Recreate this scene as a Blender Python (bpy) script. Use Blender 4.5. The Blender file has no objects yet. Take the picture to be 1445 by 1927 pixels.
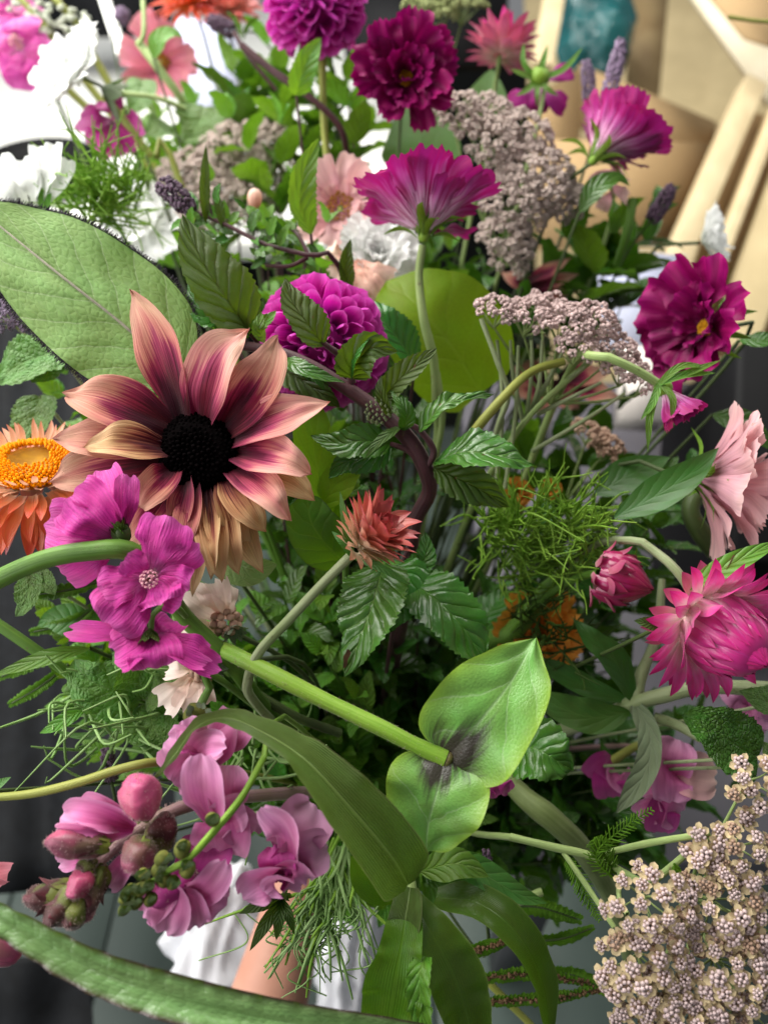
import bpy, math, random
import numpy as np
from mathutils import Vector, Matrix, Euler

rnd = random.Random(11)
SC = bpy.context.scene
COL = SC.collection

# ------------------------------------------------------------------ camera, world, lamps, exposure
FOVY = math.radians(67.0)
CAM = np.array((0.0, 0.0, 1.45))
PITCH = math.radians(45.0)
cam_d = bpy.data.cameras.new('camera')
cam_d.sensor_fit = 'VERTICAL'; cam_d.sensor_height = 36; cam_d.sensor_width = 27
cam_d.lens = 18.0 / math.tan(FOVY / 2)
cam_d.clip_start = 0.01; cam_d.clip_end = 100
cam_d.dof.use_dof = True; cam_d.dof.focus_distance = 0.445; cam_d.dof.aperture_fstop = 4.2
cam = bpy.data.objects.new('camera', cam_d); COL.objects.link(cam)
cam.location = CAM; cam.rotation_euler = (math.pi / 2 - PITCH, 0, 0)
SC.camera = cam

W = bpy.data.worlds.new('World'); SC.world = W; W.use_nodes = True
bgn = W.node_tree.nodes['Background']
bgn.inputs[0].default_value = (0.95, 0.97, 1.0, 1); bgn.inputs[1].default_value = 0.22

def area_lamp(name, loc, aim, sx, sy, power, color):
    l = bpy.data.lights.new(name, 'AREA'); l.shape = 'RECTANGLE'; l.size = sx; l.size_y = sy
    l.energy = power; l.color = color
    o = bpy.data.objects.new(name, l); COL.objects.link(o); o.location = loc
    d = Vector(aim) - Vector(loc)
    o.rotation_euler = d.to_track_quat('-Z', 'Y').to_euler()
    return o
area_lamp('window_light', (-0.75, 1.25, 2.25), (0.0, 0.38, 1.1), 1.8, 1.6, 84, (1.0, 0.975, 0.92))
area_lamp('left_light', (-1.5, -0.1, 1.55), (0.0, 0.35, 1.05), 1.6, 1.5, 32, (1.0, 0.985, 0.96))  # soft fill lamp from the left, at the camera's side
area_lamp('worktop_fill', (-1.3, 2.5, 2.4), (-0.9, 2.2, 0.75), 1.2, 1.0, 17, (1, 1, 1))  # added lamp that brightens the white worktop
area_lamp('boards_light', (1.2, 1.4, 2.6), (0.9, 1.9, 0.9), 0.8, 0.8, 20, (1.0, 0.97, 0.9))  # lamp aimed at the boards and box at the top right
SC.view_settings.view_transform = 'Standard'; SC.view_settings.look = 'None'
SC.view_settings.exposure = 0.0; SC.view_settings.gamma = 1.0
SC.view_settings.use_curve_mapping = False
cy = SC.cycles
cy.use_denoising = True
cy.max_bounces = 8; cy.diffuse_bounces = 4; cy.glossy_bounces = 2; cy.transmission_bounces = 4
cy.transparent_max_bounces = 4; cy.caustics_reflective = False; cy.caustics_refractive = False
cy.sample_clamp_indirect = 4.0

# ------------------------------------------------------------------ picture-to-place helpers
KP = 2 * math.tan(FOVY / 2) / 1927
R_ = np.array((1.0, 0, 0)); U_ = np.array((0, math.sin(PITCH), math.cos(PITCH)))
T_ = -np.array((0, math.cos(PITCH), -math.sin(PITCH)))      # towards the camera
def P(x, y, d):
    return CAM + R_ * ((x - 722.5) * KP * d) - U_ * ((y - 963.5) * KP * d) - T_ * d
def nz(v):
    v = np.asarray(v, float); return v / (np.linalg.norm(v) + 1e-12)
def vv(a, b, c): return nz(R_ * a + U_ * b + T_ * c)        # right, up, towards the viewer
def PX(n, d): return n * KP * d                              # pixels to metres at a distance
GRIP = P(690, 1500, 0.76)

# ------------------------------------------------------------------ object helpers
def thing(name, label, cat, loc, group=None, kind=None):
    o = bpy.data.objects.new(name, None); COL.objects.link(o)
    o.location = tuple(loc); o.empty_display_size = 0.01
    o['label'] = label; o['category'] = cat
    if group: o['group'] = group
    if kind: o['kind'] = kind
    return o
def base_of(root):
    while root.parent: root = root.parent
    return np.array(root.location)
def make_mesh(name, V, F, mat, UV=None, smooth=True, mi=None):
    me = bpy.data.meshes.new(name)
    V = np.asarray(V, np.float32); nv = len(V)
    if isinstance(F, np.ndarray) and F.ndim == 2:
        k = F.shape[1]; nf = len(F)
        me.vertices.add(nv); me.vertices.foreach_set('co', V.ravel())
        me.loops.add(nf * k); me.loops.foreach_set('vertex_index', F.astype(np.int32).ravel())
        me.polygons.add(nf); me.polygons.foreach_set('loop_start', np.arange(nf, dtype=np.int32) * k)
        me.update(calc_edges=True)
    else:
        me.from_pydata(V.tolist(), [], F)
    if UV is not None:
        lay = me.uv_layers.new(name='UVMap')
        li = np.empty(len(me.loops), np.int32); me.loops.foreach_get('vertex_index', li)
        lay.data.foreach_set('uv', np.asarray(UV, np.float32)[li].ravel())
    if smooth: me.polygons.foreach_set('use_smooth', np.ones(len(me.polygons), bool))
    for m in (mat if isinstance(mat, (list, tuple)) else [mat]): me.materials.append(m)
    if mi is not None: me.polygons.foreach_set('material_index', np.asarray(mi, np.int32))
    return me
def part(root, name, geo, mat, smooth=True, kind=None, mi=None):
    V, F, UV = geo
    me = make_mesh(name, np.asarray(V) - base_of(root), F, mat, UV, smooth, mi)
    o = bpy.data.objects.new(name, me); COL.objects.link(o); o.parent = root
    if kind: o['kind'] = kind
    return o
def solo(name, geo, mat, label=None, cat=None, group=None, kind=None, smooth=True, mi=None):
    V, F, UV = geo; V = np.asarray(V); c = V.mean(0)
    me = make_mesh(name, V - c, F, mat, UV, smooth, mi)
    o = bpy.data.objects.new(name, me); COL.objects.link(o); o.location = tuple(c)
    if label: o['label'] = label
    if cat: o['category'] = cat
    if group: o['group'] = group
    if kind: o['kind'] = kind
    return o
def inst(root, name, me, base, d, n, s, sx=None, sz=None, parent=None):
    """a copy of a unit mesh (length along +Y, face +Z) put at a place, as a part"""
    d = nz(d); b = np.cross(d, n)
    if np.linalg.norm(b) < 1e-6: b = np.cross(d, (0.3, 0.8, 0.5))
    b = nz(b); n = np.cross(b, d)
    o = bpy.data.objects.new(name, me); COL.objects.link(o); o.parent = parent or root
    p = np.asarray(base) - base_of(root)
    sx = s if sx is None else sx; sz = s if sz is None else sz
    M = Matrix(((b[0]*sx, d[0]*s, n[0]*sz, p[0]), (b[1]*sx, d[1]*s, n[1]*sz, p[1]), (b[2]*sx, d[2]*s, n[2]*sz, p[2]), (0, 0, 0, 1)))
    o.matrix_basis = M
    return o
def join(geos):
    Vs, Fs, Us, off = [], [], [], 0
    for V, F, UV in geos:
        Vs.append(V); Fs.append(np.asarray(F) + off); off += len(V)
        Us.append(UV if UV is not None else np.zeros((len(V), 2)))
    return np.vstack(Vs), np.vstack(Fs), np.vstack(Us)

# ------------------------------------------------------------------ shape helpers
def cat(pts, n):
    """Catmull-Rom curve through the points, n samples"""
    p = np.asarray(pts, float)
    if len(p) == 2: p = np.array([p[0], (p[0] + p[1]) / 2, p[1]])
    L = np.concatenate([[0], np.cumsum(np.linalg.norm(np.diff(p, axis=0), axis=1) ** 0.7 + 1e-9)])
    q = np.vstack([2 * p[0] - p[1], p, 2 * p[-1] - p[-2]])
    t = np.linspace(0, L[-1], n); out = np.empty((n, p.shape[1]))
    i = np.clip(np.searchsorted(L, t, 'right') - 1, 0, len(p) - 2)
    u = ((t - L[i]) / (L[i + 1] - L[i]))[:, None]
    a, b, c, d = q[i], q[i + 1], q[i + 2], q[i + 3]
    return 0.5 * (2*b + (c - a)*u + (2*a - 5*b + 4*c - d)*u*u + (3*b - a - 3*c + d)*u**3)
def prof(*tab):
    p = cat(np.array(tab, float), 80)
    x = np.maximum.accumulate(p[:, 0]); y = np.maximum(p[:, 1], 0)
    return lambda t: np.interp(t, x, y)
def nrow(a): return a / (np.linalg.norm(a, axis=-1, keepdims=True) + 1e-12)
PR_LANCE = prof((0, .10), (.12, .55), (.35, .98), (.6, .85), (.85, .38), (1, .0))
PR_OVATE = prof((0, .12), (.1, .72), (.28, 1.0), (.55, .86), (.8, .46), (.93, .2), (1, .0))
PR_HEART = prof((0, .35), (.06, .8), (.25, 1.0), (.55, .88), (.8, .5), (.94, .18), (1, .0))
PR_ROUND = prof((0, .15), (.08, .6), (.3, .97), (.55, 1.0), (.8, .8), (.94, .45), (1, .02))
PR_PETAL = prof((0, .18), (.2, .45), (.5, .85), (.75, 1.0), (.92, .88), (1, .62))
PR_FAN = prof((0, .08), (.25, .38), (.55, .8), (.8, 1.0), (.95, .93), (1, .8))
PR_SUN = prof((0, .38), (.15, .62), (.36, .96), (.55, .95), (.75, .58), (.9, .22), (1, .0))
PR_BRACT = prof((0, .6), (.3, .9), (.55, 1.0), (.8, .62), (1, .0))
PR_STRAP = prof((0, .5), (.15, .85), (.5, 1.0), (.8, .8), (1, .05))
PR_LINE = prof((0, .7), (.3, 1), (.7, .8), (1, .05))
def blade(ctrl, hw, pr=PR_OVATE, n=12, m=7, face=None, th=0., th2=None, fold=0., ruf=0., rf=3., serr=0., sf=0., quilt=None, tip=None,
          bump=0., seed=0, wav=0., pleat=0.):
    r = np.random.RandomState(seed if seed else rnd.randrange(1 << 30))
    NS = 72
    c = cat(ctrl, NS)
    tg = nrow(np.gradient(c, axis=0))
    if face is None: face = T_
    f = np.asarray(face, float)
    if f.ndim == 1: nf = np.repeat(f[None], NS, 0)
    else: nf = cat(f, NS)
    tt = np.linspace(0, 1, n); ss = np.linspace(-1, 1, m)
    tf = np.ones(m) if tip is None else np.array([tip(s) for s in ss])
    T2 = tt[:, None] * tf[None, :]; S2 = np.repeat(ss[None], n, 0)
    k = np.linspace(0, 1, NS)
    ip = lambda A: np.stack([np.interp(T2, k, A[:, j]) for j in range(3)], -1)
    pos, tan, nrm = ip(c), nrow(ip(tg)), ip(nf)
    b = nrow(np.cross(tan, nrm)); nrm = np.cross(b, tan)
    w = hw * pr(T2)
    a8 = np.abs(S2) ** 6
    if serr:
        saw = 1 - ((T2 * sf) % 1.0)
        w = w * (1 + serr * (saw - .5) * a8)
    if wav:
        w = w * (1 + wav * np.sin(T2 * 9 + r.rand() * 6 + S2 * 2) * np.abs(S2))
    th2 = th if th2 is None else th2
    TH = th + (th2 - th) * T2; TH = np.where(np.abs(TH) < 1e-3, 1e-3, TH)
    x = w * np.sin(TH * S2) / TH; z = w * (1 - np.cos(TH * S2)) / TH
    z = z + fold * w * np.abs(S2)
    if pleat: z = z + pleat * hw * np.cos(S2 * 7.5 + r.rand() * 2 - 1) * np.sin(np.pi * np.clip(T2 * 1.05, 0, 1)) ** .7 * pr(T2)
    if ruf:
        ph = r.rand() * 6.28
        z = z + ruf * hw * (np.sin(6.283 * rf * T2 + ph + np.sign(S2) * 1.1) + .5 * np.sin(6.283 * rf * 1.7 * T2 + ph * 2 + S2)) * np.abs(S2) ** 1.6 * np.clip(T2 * 3, 0, 1)
        if tip is not None or pr(np.array(1.0)) > .3:
            z = z + ruf * hw * np.sin(S2 * 6.5 + ph * 3) * T2 ** 4
    if quilt:
        amp, nv, sl = quilt
        q = (T2 * nv - np.abs(S2) * sl) % 1.0
        z = z + amp * hw * np.sin(np.pi * q) ** .6 * np.clip(np.abs(S2) * 5, 0, 1) * (1 - .5 * np.abs(S2)) * pr(T2)
    if bump:
        p1, p2, p3, p4 = r.rand(4) * 6.28
        z = z + bump * hw * (np.sin(T2 * 7 + p1 + S2 * 2) * np.sin(S2 * 3.2 + p2) + .6 * np.sin(T2 * 15 + p3) * np.sin(S2 * 6 + p4))
    V = pos + b * x[..., None] + nrm * z[..., None]
    i = np.arange(n - 1)[:, None] * m + np.arange(m - 1)[None]
    F = np.stack([i, i + 1, i + m + 1, i + m], -1).reshape(-1, 4)
    UV = np.stack([T2, S2 * .5 + .5], -1).reshape(-1, 2)
    return V.reshape(-1, 3), F, UV
def tube(pts, rad, n=None, k=8, ridge=0.):
    pts = np.asarray(pts, float)
    n = n or max(4, 5 * (len(pts) - 1))
    c = cat(pts, n); rr = np.asarray(rad, float)
    rr = np.full(n, rr) if rr.ndim == 0 else np.interp(np.linspace(0, 1, n), np.linspace(0, 1, len(rr)), rr)
    tg = nrow(np.gradient(c, axis=0))
    u = np.cross(tg[0], (0.31, 0.5, 0.81)); u = nz(u); us = []
    for t in tg:
        u = nz(u - t * np.dot(u, t)); us.append(u)
    us = np.array(us); vs = np.cross(tg, us)
    a = np.arange(k) * 2 * np.pi / k
    rk = rr[:, None] * (1 + ridge * np.cos(a * 4))[None] if ridge else np.repeat(rr[:, None], k, 1)
    V = c[:, None] + us[:, None] * (np.cos(a)[None] * rk)[..., None] + vs[:, None] * (np.sin(a)[None] * rk)[..., None]
    i = np.arange(n - 1)[:, None] * k + np.arange(k)[None]; j = np.arange(n - 1)[:, None] * k + (np.arange(k)[None] + 1) % k
    F = np.stack([i, j, j + k, i + k], -1).reshape(-1, 4)
    cap0 = np.array([[0, k-1, k-2, 1]]) if k == 4 else np.empty((0, 4), int)
    UV = np.stack(np.broadcast_arrays(np.linspace(0, 1, n)[:, None], np.linspace(0, 1, k)[None]), -1).reshape(-1, 2)
    V = V.reshape(-1, 3)
    return V, F, UV
def revolve(c, ax, tab, k=12, n=None, lobes=0, lob=0., u=None, flat=1.):
    """a body of revolution about ax from c: tab rows (height, radius)"""
    ax = nz(ax); u = nz(np.cross(ax, (0.3, .2, .93) if u is None else u)); v = np.cross(ax, u)
    t = np.array(tab, float)
    if n: t = cat(t, n)
    a = np.arange(k) * 2 * np.pi / k
    rk = t[:, 1:2] * (1 + lob * np.cos(a * lobes)[None])
    V = np.asarray(c)[None, None] + ax * t[:, 0][:, None, None] + u * (np.cos(a)[None] * rk)[..., None] + v * flat * (np.sin(a)[None] * rk)[..., None]
    n = len(t)
    i = np.arange(n - 1)[:, None] * k + np.arange(k)[None]; j = np.arange(n - 1)[:, None] * k + (np.arange(k)[None] + 1) % k
    F = np.stack([i, j, j + k, i + k], -1).reshape(-1, 4)
    UV = np.stack(np.broadcast_arrays(np.linspace(0, 1, n)[:, None], np.linspace(0, 1, k)[None]), -1).reshape(-1, 2)
    return V.reshape(-1, 3), F, UV
def egg(c, ax, L, r, k=12, n=9, lobes=0, lob=0., p=.8):
    s = np.linspace(0, np.pi, n)
    tab = [(L * (1 - math.cos(x)) / 2, max(r * math.sin(x) ** p, 1e-5)) for x in s]
    return revolve(c, ax, tab, k, None, lobes, lob)
def fib_cap(n, cosmin):
    i = np.arange(n) + .5
    z = 1 - (1 - cosmin) * i / n; a = i * 2.399963
    r = np.sqrt(np.maximum(0, 1 - z * z))
    return np.stack([r * np.cos(a), r * np.sin(a), z], -1)
def basis(ax, hint=(0.21, 0.4, 0.87)):
    ax = nz(ax); u = nz(np.cross(ax, hint)); return ax, u, np.cross(ax, u)

# ------------------------------------------------------------------ materials
def lin(h):
    c = [int(h[i:i + 2], 16) / 255 for i in (0, 2, 4)]
    return tuple(x / 12.92 if x <= .04045 else ((x + .055) / 1.055) ** 2.4 for x in c) + (1,)
class NT:
    def __init__(s, name):
        s.mat = bpy.data.materials.new(name); s.mat.use_nodes = True
        s.nt = s.mat.node_tree; s.nt.nodes.clear()
    def n(s, t, ins=None, **kw):
        nd = s.nt.nodes.new(t)
        for k, v in kw.items(): setattr(nd, k, v)
        for k, v in (ins or {}).items():
            i = nd.inputs[k]
            if isinstance(v, bpy.types.NodeSocket): s.nt.links.new(v, i)
            else: i.default_value = v
        return nd
    def m(s, op, a, b=0., c=0., clamp=False):
        return s.n('ShaderNodeMath', {0: a, 1: b, 2: c}, operation=op, use_clamp=clamp).outputs[0]
    def mix(s, f, a, b, bt='MIX'):
        nd = s.n('ShaderNodeMix', {'Factor': f}, data_type='RGBA', blend_type=bt)
        for i, v in ((6, a), (7, b)):
            if isinstance(v, bpy.types.NodeSocket): s.nt.links.new(v, nd.inputs[i])
            else: nd.inputs[i].default_value = v
        return nd.outputs[2]
    def ramp(s, f, stops):
        nd = s.n('ShaderNodeValToRGB', {0: f}); e = nd.color_ramp.elements
        while len(e) < len(stops): e.new(.5)
        for k, (p, c) in enumerate(stops): e[k].position = p; e[k].color = c
        return nd.outputs[0]
    def uv(s):
        sp = s.n('ShaderNodeSeparateXYZ', {0: s.n('ShaderNodeUVMap').outputs[0]})
        return sp.outputs[0], sp.outputs[1]
    def vec(s, x, y, z): return s.n('ShaderNodeCombineXYZ', {0: x, 1: y, 2: z}).outputs[0]
    def noise(s, vec, sc, det=2., rough=.5):
        ins = {'Scale': sc, 'Detail': det, 'Roughness': rough}
        if vec is not None: ins['Vector'] = vec
        return s.n('ShaderNodeTexNoise', ins).outputs[0]
    def rand(s): return s.n('ShaderNodeObjectInfo').outputs['Random']
    def hsv(s, col, h, sat, v): return s.n('ShaderNodeHueSaturation', {'Hue': h, 'Saturation': sat, 'Value': v, 'Color': col}).outputs[0]
    def bump(s, h, st, dist=.001):
        return s.n('ShaderNodeBump', {'Height': h, 'Strength': st, 'Distance': dist}).outputs[0]
    def out(s, sh):
        o = s.n('ShaderNodeOutputMaterial'); s.nt.links.new(sh, o.inputs[0]); return s.mat
    def bsdf(s, col, rough=.5, spec=.4, normal=None, trans=0., tcol=None, sheen=0., scol=(1, 1, 1, 1)):
        ins = {'Base Color': col, 'Roughness': rough, 'Specular IOR Level': spec, 'Sheen Weight': sheen, 'Sheen Tint': scol}
        if normal is not None: ins['Normal'] = normal
        p = s.n('ShaderNodeBsdfPrincipled', ins).outputs[0]
        if trans:
            ti = {'Color': tcol if tcol is not None else col}
            if normal is not None: ti['Normal'] = normal
            t = s.n('ShaderNodeBsdfTranslucent', ti).outputs[0]
            p = s.n('ShaderNodeMixShader', {0: trans, 1: p, 2: t}).outputs[0]
        return p

def petal_mat(name, stops, streak=.35, warp=.25, sc=(1.6, 16), trans=.3, rough=.55, back=None, backf=.7, spec=.3, bump=.25, edge=None, sheen=.1, vary=.18, hue=.02, crinkle=0., mid=0., stripe=None):
    s = NT(name); t, u = s.uv(); r = s.rand()
    v = s.vec(s.m('MULTIPLY', t, sc[0]), s.m('MULTIPLY', u, sc[1]), s.m('MULTIPLY', r, 23.))
    n1 = s.noise(v, 1., 3.)
    v2 = s.vec(s.m('MULTIPLY', t, 3.), s.m('MULTIPLY', u, 3.), s.m('MULTIPLY', r, 41.))
    n2 = s.noise(v2, 1., 2.)
    tw = s.m('ADD', t, s.m('MULTIPLY', s.m('SUBTRACT', s.m('ADD', n1, s.m('MULTIPLY', n2, .8)), .9), warp))
    if mid: tw = s.m('ADD', tw, s.m('MULTIPLY', s.m('SUBTRACT', s.m('ABSOLUTE', s.m('SUBTRACT', s.m('MULTIPLY', u, 2.), 1.)), .45), mid))
    col = s.ramp(tw, [(p, lin(c)) for p, c in stops])
    if edge:
        e = s.m('POWER', s.m('ABSOLUTE', s.m('SUBTRACT', s.m('MULTIPLY', u, 2.), 1.)), 5.)
        e = s.m('MULTIPLY', s.m('MAXIMUM', e, s.m('POWER', t, 7.)), edge[1], clamp=True)
        col = s.mix(e, col, lin(edge[0]))
    if back:
        g = s.n('ShaderNodeNewGeometry').outputs['Backfacing']
        bc = s.ramp(s.m('ADD', t, s.m('MULTIPLY', s.m('SUBTRACT', n1, .5), .5)), [(p, lin(c)) for p, c in back])
        if stripe: bc = s.mix(s.m('MULTIPLY', s.m('MULTIPLY', s.m('SUBTRACT', n1, .47), 7., clamp=True), stripe[1]), bc, lin(stripe[0]))
        col = s.mix(s.m('MULTIPLY', g, backf), col, bc)
    val = s.m('ADD', 1., s.m('ADD', s.m('MULTIPLY', s.m('SUBTRACT', n1, .5), streak * 2), s.m('MULTIPLY', s.m('SUBTRACT', r, .5), vary * 2)))
    col = s.hsv(col, s.m('ADD', .5, s.m('MULTIPLY', s.m('SUBTRACT', n2, .5), hue * 2)), 1., val)
    h = n1
    if crinkle:
        v3 = s.vec(s.m('MULTIPLY', t, 9.), s.m('MULTIPLY', u, 26.), s.m('MULTIPLY', r, 7.))
        h = s.m('ADD', n1, s.m('MULTIPLY', s.noise(v3, 1., 2.), crinkle))
    nrm = s.bump(h, bump, .0012) if bump else None
    return s.out(s.bsdf(col, rough, spec, nrm, trans, None, sheen))

def leaf_mat(name, top, under, vein, nv=7, slope=1.6, quilt=.6, rough=.42, trans=.22, retic=0., veinf=.5, tcol=None, spec=.45, mott=.25, edge=None, par=0., basal=None, spots=0., sheen=0., rscale=(16., 9.), vary=.3):
    s = NT(name); t, u = s.uv(); r = s.rand()
    sa = s.m('ABSOLUTE', s.m('SUBTRACT', s.m('MULTIPLY', u, 2.), 1.))
    co = s.vec(s.m('MULTIPLY', t, 5.), s.m('MULTIPLY', u, 4.), s.m('MULTIPLY', r, 31.))
    nlow = s.noise(co, 1., 3.)
    if par:
        q = s.m('FRACT', s.m('MULTIPLY', u, par))
        vl = s.m('ABSOLUTE', s.m('SUBTRACT', q, .5))
        body = vl
        vmask = s.m('MULTIPLY', s.m('GREATER_THAN', vl, .4), .6)
    else:
        q = s.m('FRACT', s.m('ADD', s.m('SUBTRACT', s.m('MULTIPLY', t, nv), s.m('MULTIPLY', s.m('POWER', sa, .8), slope)), s.m('MULTIPLY', s.m('SUBTRACT', nlow, .5), .5)))
        vl = s.m('MULTIPLY', s.m('ABSOLUTE', s.m('SUBTRACT', q, .5)), 2.)
        body = s.m('SUBTRACT', 1., s.m('POWER', vl, 3.))
        vmask = s.m('SUBTRACT', s.m('MULTIPLY', vl, 12.), 11., clamp=True)
    mid = s.m('SUBTRACT', 1., s.m('MULTIPLY', sa, 22.), clamp=True)
    h = s.m('MULTIPLY', body, 1.)
    if retic:
        vo = s.n('ShaderNodeTexVoronoi', {'Vector': s.vec(s.m('MULTIPLY', t, rscale[0]), s.m('MULTIPLY', u, rscale[1]), s.m('MULTIPLY', r, 9.)), 'Scale': 1.}, feature='DISTANCE_TO_EDGE').outputs[0]
        vd = s.m('MULTIPLY', vo, 3.5, clamp=True)
        h = s.m('ADD', s.m('MULTIPLY', h, .6), s.m('MULTIPLY', vd, retic))
        vmask = s.m('MAXIMUM', vmask, s.m('MULTIPLY', s.m('SUBTRACT', 1., s.m('MULTIPLY', vo, 14.), clamp=True), retic * .55))
    vm = s.m('MAXIMUM', vmask, mid)
    fine = s.noise(s.vec(s.m('MULTIPLY', t, 60.), s.m('MULTIPLY', u, 40.), r), 1., 2.)
    ct = s.hsv(lin(top), s.m('ADD', .5, s.m('MULTIPLY', s.m('SUBTRACT', nlow, .5), .05)), 1., s.m('ADD', 1. - mott * .0, s.m('ADD', s.m('MULTIPLY', s.m('SUBTRACT', nlow, .5), mott * 2), s.m('MULTIPLY', s.m('SUBTRACT', fine, .5), .5))))
    g = s.n('ShaderNodeNewGeometry').outputs['Backfacing']
    col = s.mix(g, ct, s.hsv(lin(under), .5, 1., s.m('ADD', .75, s.m('MULTIPLY', nlow, .5))))
    col = s.mix(s.m('MULTIPLY', vm, veinf), col, lin(vein))
    if edge:
        e = s.m('POWER', sa, edge[2] if len(edge) > 2 else 14.)
        e = s.m('MULTIPLY', s.m('ADD', e, s.m('MULTIPLY', s.m('SUBTRACT', nlow, .5), e)), edge[1], clamp=True)
        col = s.mix(e, col, lin(edge[0]))
    if basal:
        rad = s.m('ADD', s.m('MULTIPLY', t, 1.), s.m('MULTIPLY', s.m('ABSOLUTE', s.m('SUBTRACT', s.m('MULTIPLY', u, 2.), 1. + basal[2])), .46))
        st = s.noise(s.vec(s.m('MULTIPLY', t, 2.), s.m('MULTIPLY', u, 22.), 2.), 1., 3.)
        b = s.m('SUBTRACT', basal[1], s.m('SUBTRACT', rad, s.m('MULTIPLY', s.m('SUBTRACT', st, .5), .5)))
        col = s.mix(s.m('MULTIPLY', s.m('MULTIPLY', b, 4.2, clamp=True), .93), col, lin(basal[0]))
    if spots:
        sp = s.noise(s.vec(s.m('MULTIPLY', t, 9.), s.m('MULTIPLY', u, 5.), s.m('MULTIPLY', r, 77.)), 1., 1.)
        col = s.mix(s.m('MULTIPLY', s.m('SUBTRACT', sp, .72), 14., clamp=True), col, lin('5a3a1e'))
    col = s.hsv(col, s.m('ADD', .5, s.m('MULTIPLY', s.m('SUBTRACT', r, .5), .035)), 1., s.m('ADD', 1., s.m('MULTIPLY', s.m('SUBTRACT', r, .5), vary)))
    h = s.m('SUBTRACT', s.m('ADD', h, s.m('MULTIPLY', fine, .12)), s.m('MULTIPLY', mid, .5))
    nrm = s.bump(h, quilt, .0016)
    tc = s.mix(.12 if basal else .6, col, lin(tcol or '86b81c'), 'MIX')
    return s.out(s.bsdf(col, rough, spec, nrm, trans, tc, sheen))

def stem_mat(name, c1, c2, scale=40., rough=.5, sheen=.04, trans=0.):
    s = NT(name); t, u = s.uv(); r = s.rand()
    o = s.n('ShaderNodeTexCoord').outputs['Object']
    n1 = s.noise(o, scale, 3.); st = s.noise(s.vec(s.m('MULTIPLY', t, 4.), s.m('MULTIPLY', u, 14.), s.m('MULTIPLY', r, 5.)), 1., 2.)
    f = s.m('ADD', s.m('MULTIPLY', n1, .6), s.m('MULTIPLY', st, .5))
    col = s.mix(s.m('SUBTRACT', s.m('MULTIPLY', f, 2.6), .9, clamp=True), lin(c1), lin(c2))
    sp = s.noise(o, scale * 5, 2.); col = s.mix(s.m('MULTIPLY', s.m('SUBTRACT', sp, .66), 6., clamp=True), col, lin('5a4a2c'))
    return s.out(s.bsdf(col, rough, .35, s.bump(s.m('ADD', st, s.m('MULTIPLY', n1, .6)), .5, .0012), 0., None, min(sheen, .12)))

def plain_mat(name, c1, c2=None, scale=30., rough=.6, spec=.3, bump=.2, trans=0., sheen=0., det=3., dist=.002, stretch=None):
    s = NT(name)
    o = s.n('ShaderNodeTexCoord').outputs['Object']
    if stretch: o = s.n('ShaderNodeMapping', {0: o, 'Scale': stretch}).outputs[0]
    n1 = s.noise(o, scale, det); r = s.rand()
    col = s.mix(s.m('SUBTRACT', s.m('MULTIPLY', n1, 2.), .5, clamp=True), lin(c1), lin(c2 or c1))
    col = s.hsv(col, .5, 1., s.m('ADD', .88, s.m('MULTIPLY', r, .24)))
    return s.out(s.bsdf(col, rough, spec, s.bump(n1, bump, dist) if bump else None, trans, None, sheen))
# ------------------------------------------------------------------ the palette
M_SUN = petal_mat('sunflower_petal', [(.0, '26030c'), (.28, '4c081e'), (.43, '94264a'), (.55, 'cc8072'), (.8, 'dca892'), (1, 'c08478')], streak=.2, warp=.42, mid=.16, sc=(1.2, 40), trans=.28, rough=.62, spec=.2, bump=.7, sheen=.1, hue=.03, vary=.12)
M_SUNP = petal_mat('sunflower_petal_pink', [(.0, '36050f'), (.27, '701536'), (.41, 'b84668'), (.55, 'e0948e'), (.85, 'eebaa6'), (1, 'dc9a8c')], streak=.2, warp=.42, mid=.25, sc=(1.2, 40), trans=.28, rough=.6, spec=.2, bump=.6, sheen=.1, hue=.025, vary=.1)
M_SUNO = petal_mat('sunflower_petal_ochre', [(.0, '240309'), (.28, '50101c'), (.4, '9c5a44'), (.54, 'd0a072'), (.85, 'e2c294'), (1, 'c0906a')], streak=.3, warp=.45, mid=.2, sc=(1.3, 30), trans=.3, rough=.62, spec=.2, bump=.6, hue=.02, vary=.12)
M_SEED = plain_mat('dark_seed', '020101', '060203', 300, .9, .04, .3)
M_DAH = petal_mat('dahlia_petal', [(0, '56044a'), (.35, 'a21088'), (.75, 'd01ea8'), (1, 'e460c4')], edge=('e86cd2', .4), streak=.2, warp=.1, trans=.28, rough=.48, back=[(0, 'a81898'), (1, 'd438c0')], backf=.5, bump=.1, vary=.08, hue=.012)
M_COS = petal_mat('cosmos_petal_magenta', [(0, '7a0646'), (.5, 'a40c66'), (.85, 'bc1878'), (1, 'cc3a8a')], stripe=('a01068', .9), streak=.3, warp=.2, sc=(1., 13), trans=.25, rough=.5, back=[(0, 'f8e2ee'), (.35, 'eab0d8'), (.55, 'cc60b0'), (.75, 'a81c7c'), (1, '8a0c5c')], backf=.95, bump=.5, vary=.15)
M_COSD = petal_mat('cosmos_petal_crimson', sheen=0, spec=.15, stops=[(0, '3c0226'), (.4, '6a043e'), (.85, '840654'), (1, '9c1468')], streak=.35, warp=.2, sc=(1., 12), trans=.2, rough=.5, back=[(0, 'd88ac8'), (.5, 'b83a9a'), (1, '94106a')], backf=.75, bump=.45, vary=.15)
M_PINK = petal_mat('cosmos_petal_pink', [(0, 'c87aa0'), (.3, 'e0a4ac'), (.8, 'eabab8'), (1, 'efc8c0')], streak=.22, warp=.2, sc=(.8, 11), trans=.35, rough=.55, back=[(0, 'c88aa0'), (.5, 'e6aebc'), (1, 'f0c4c6')], bump=.45, vary=.08)
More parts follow.
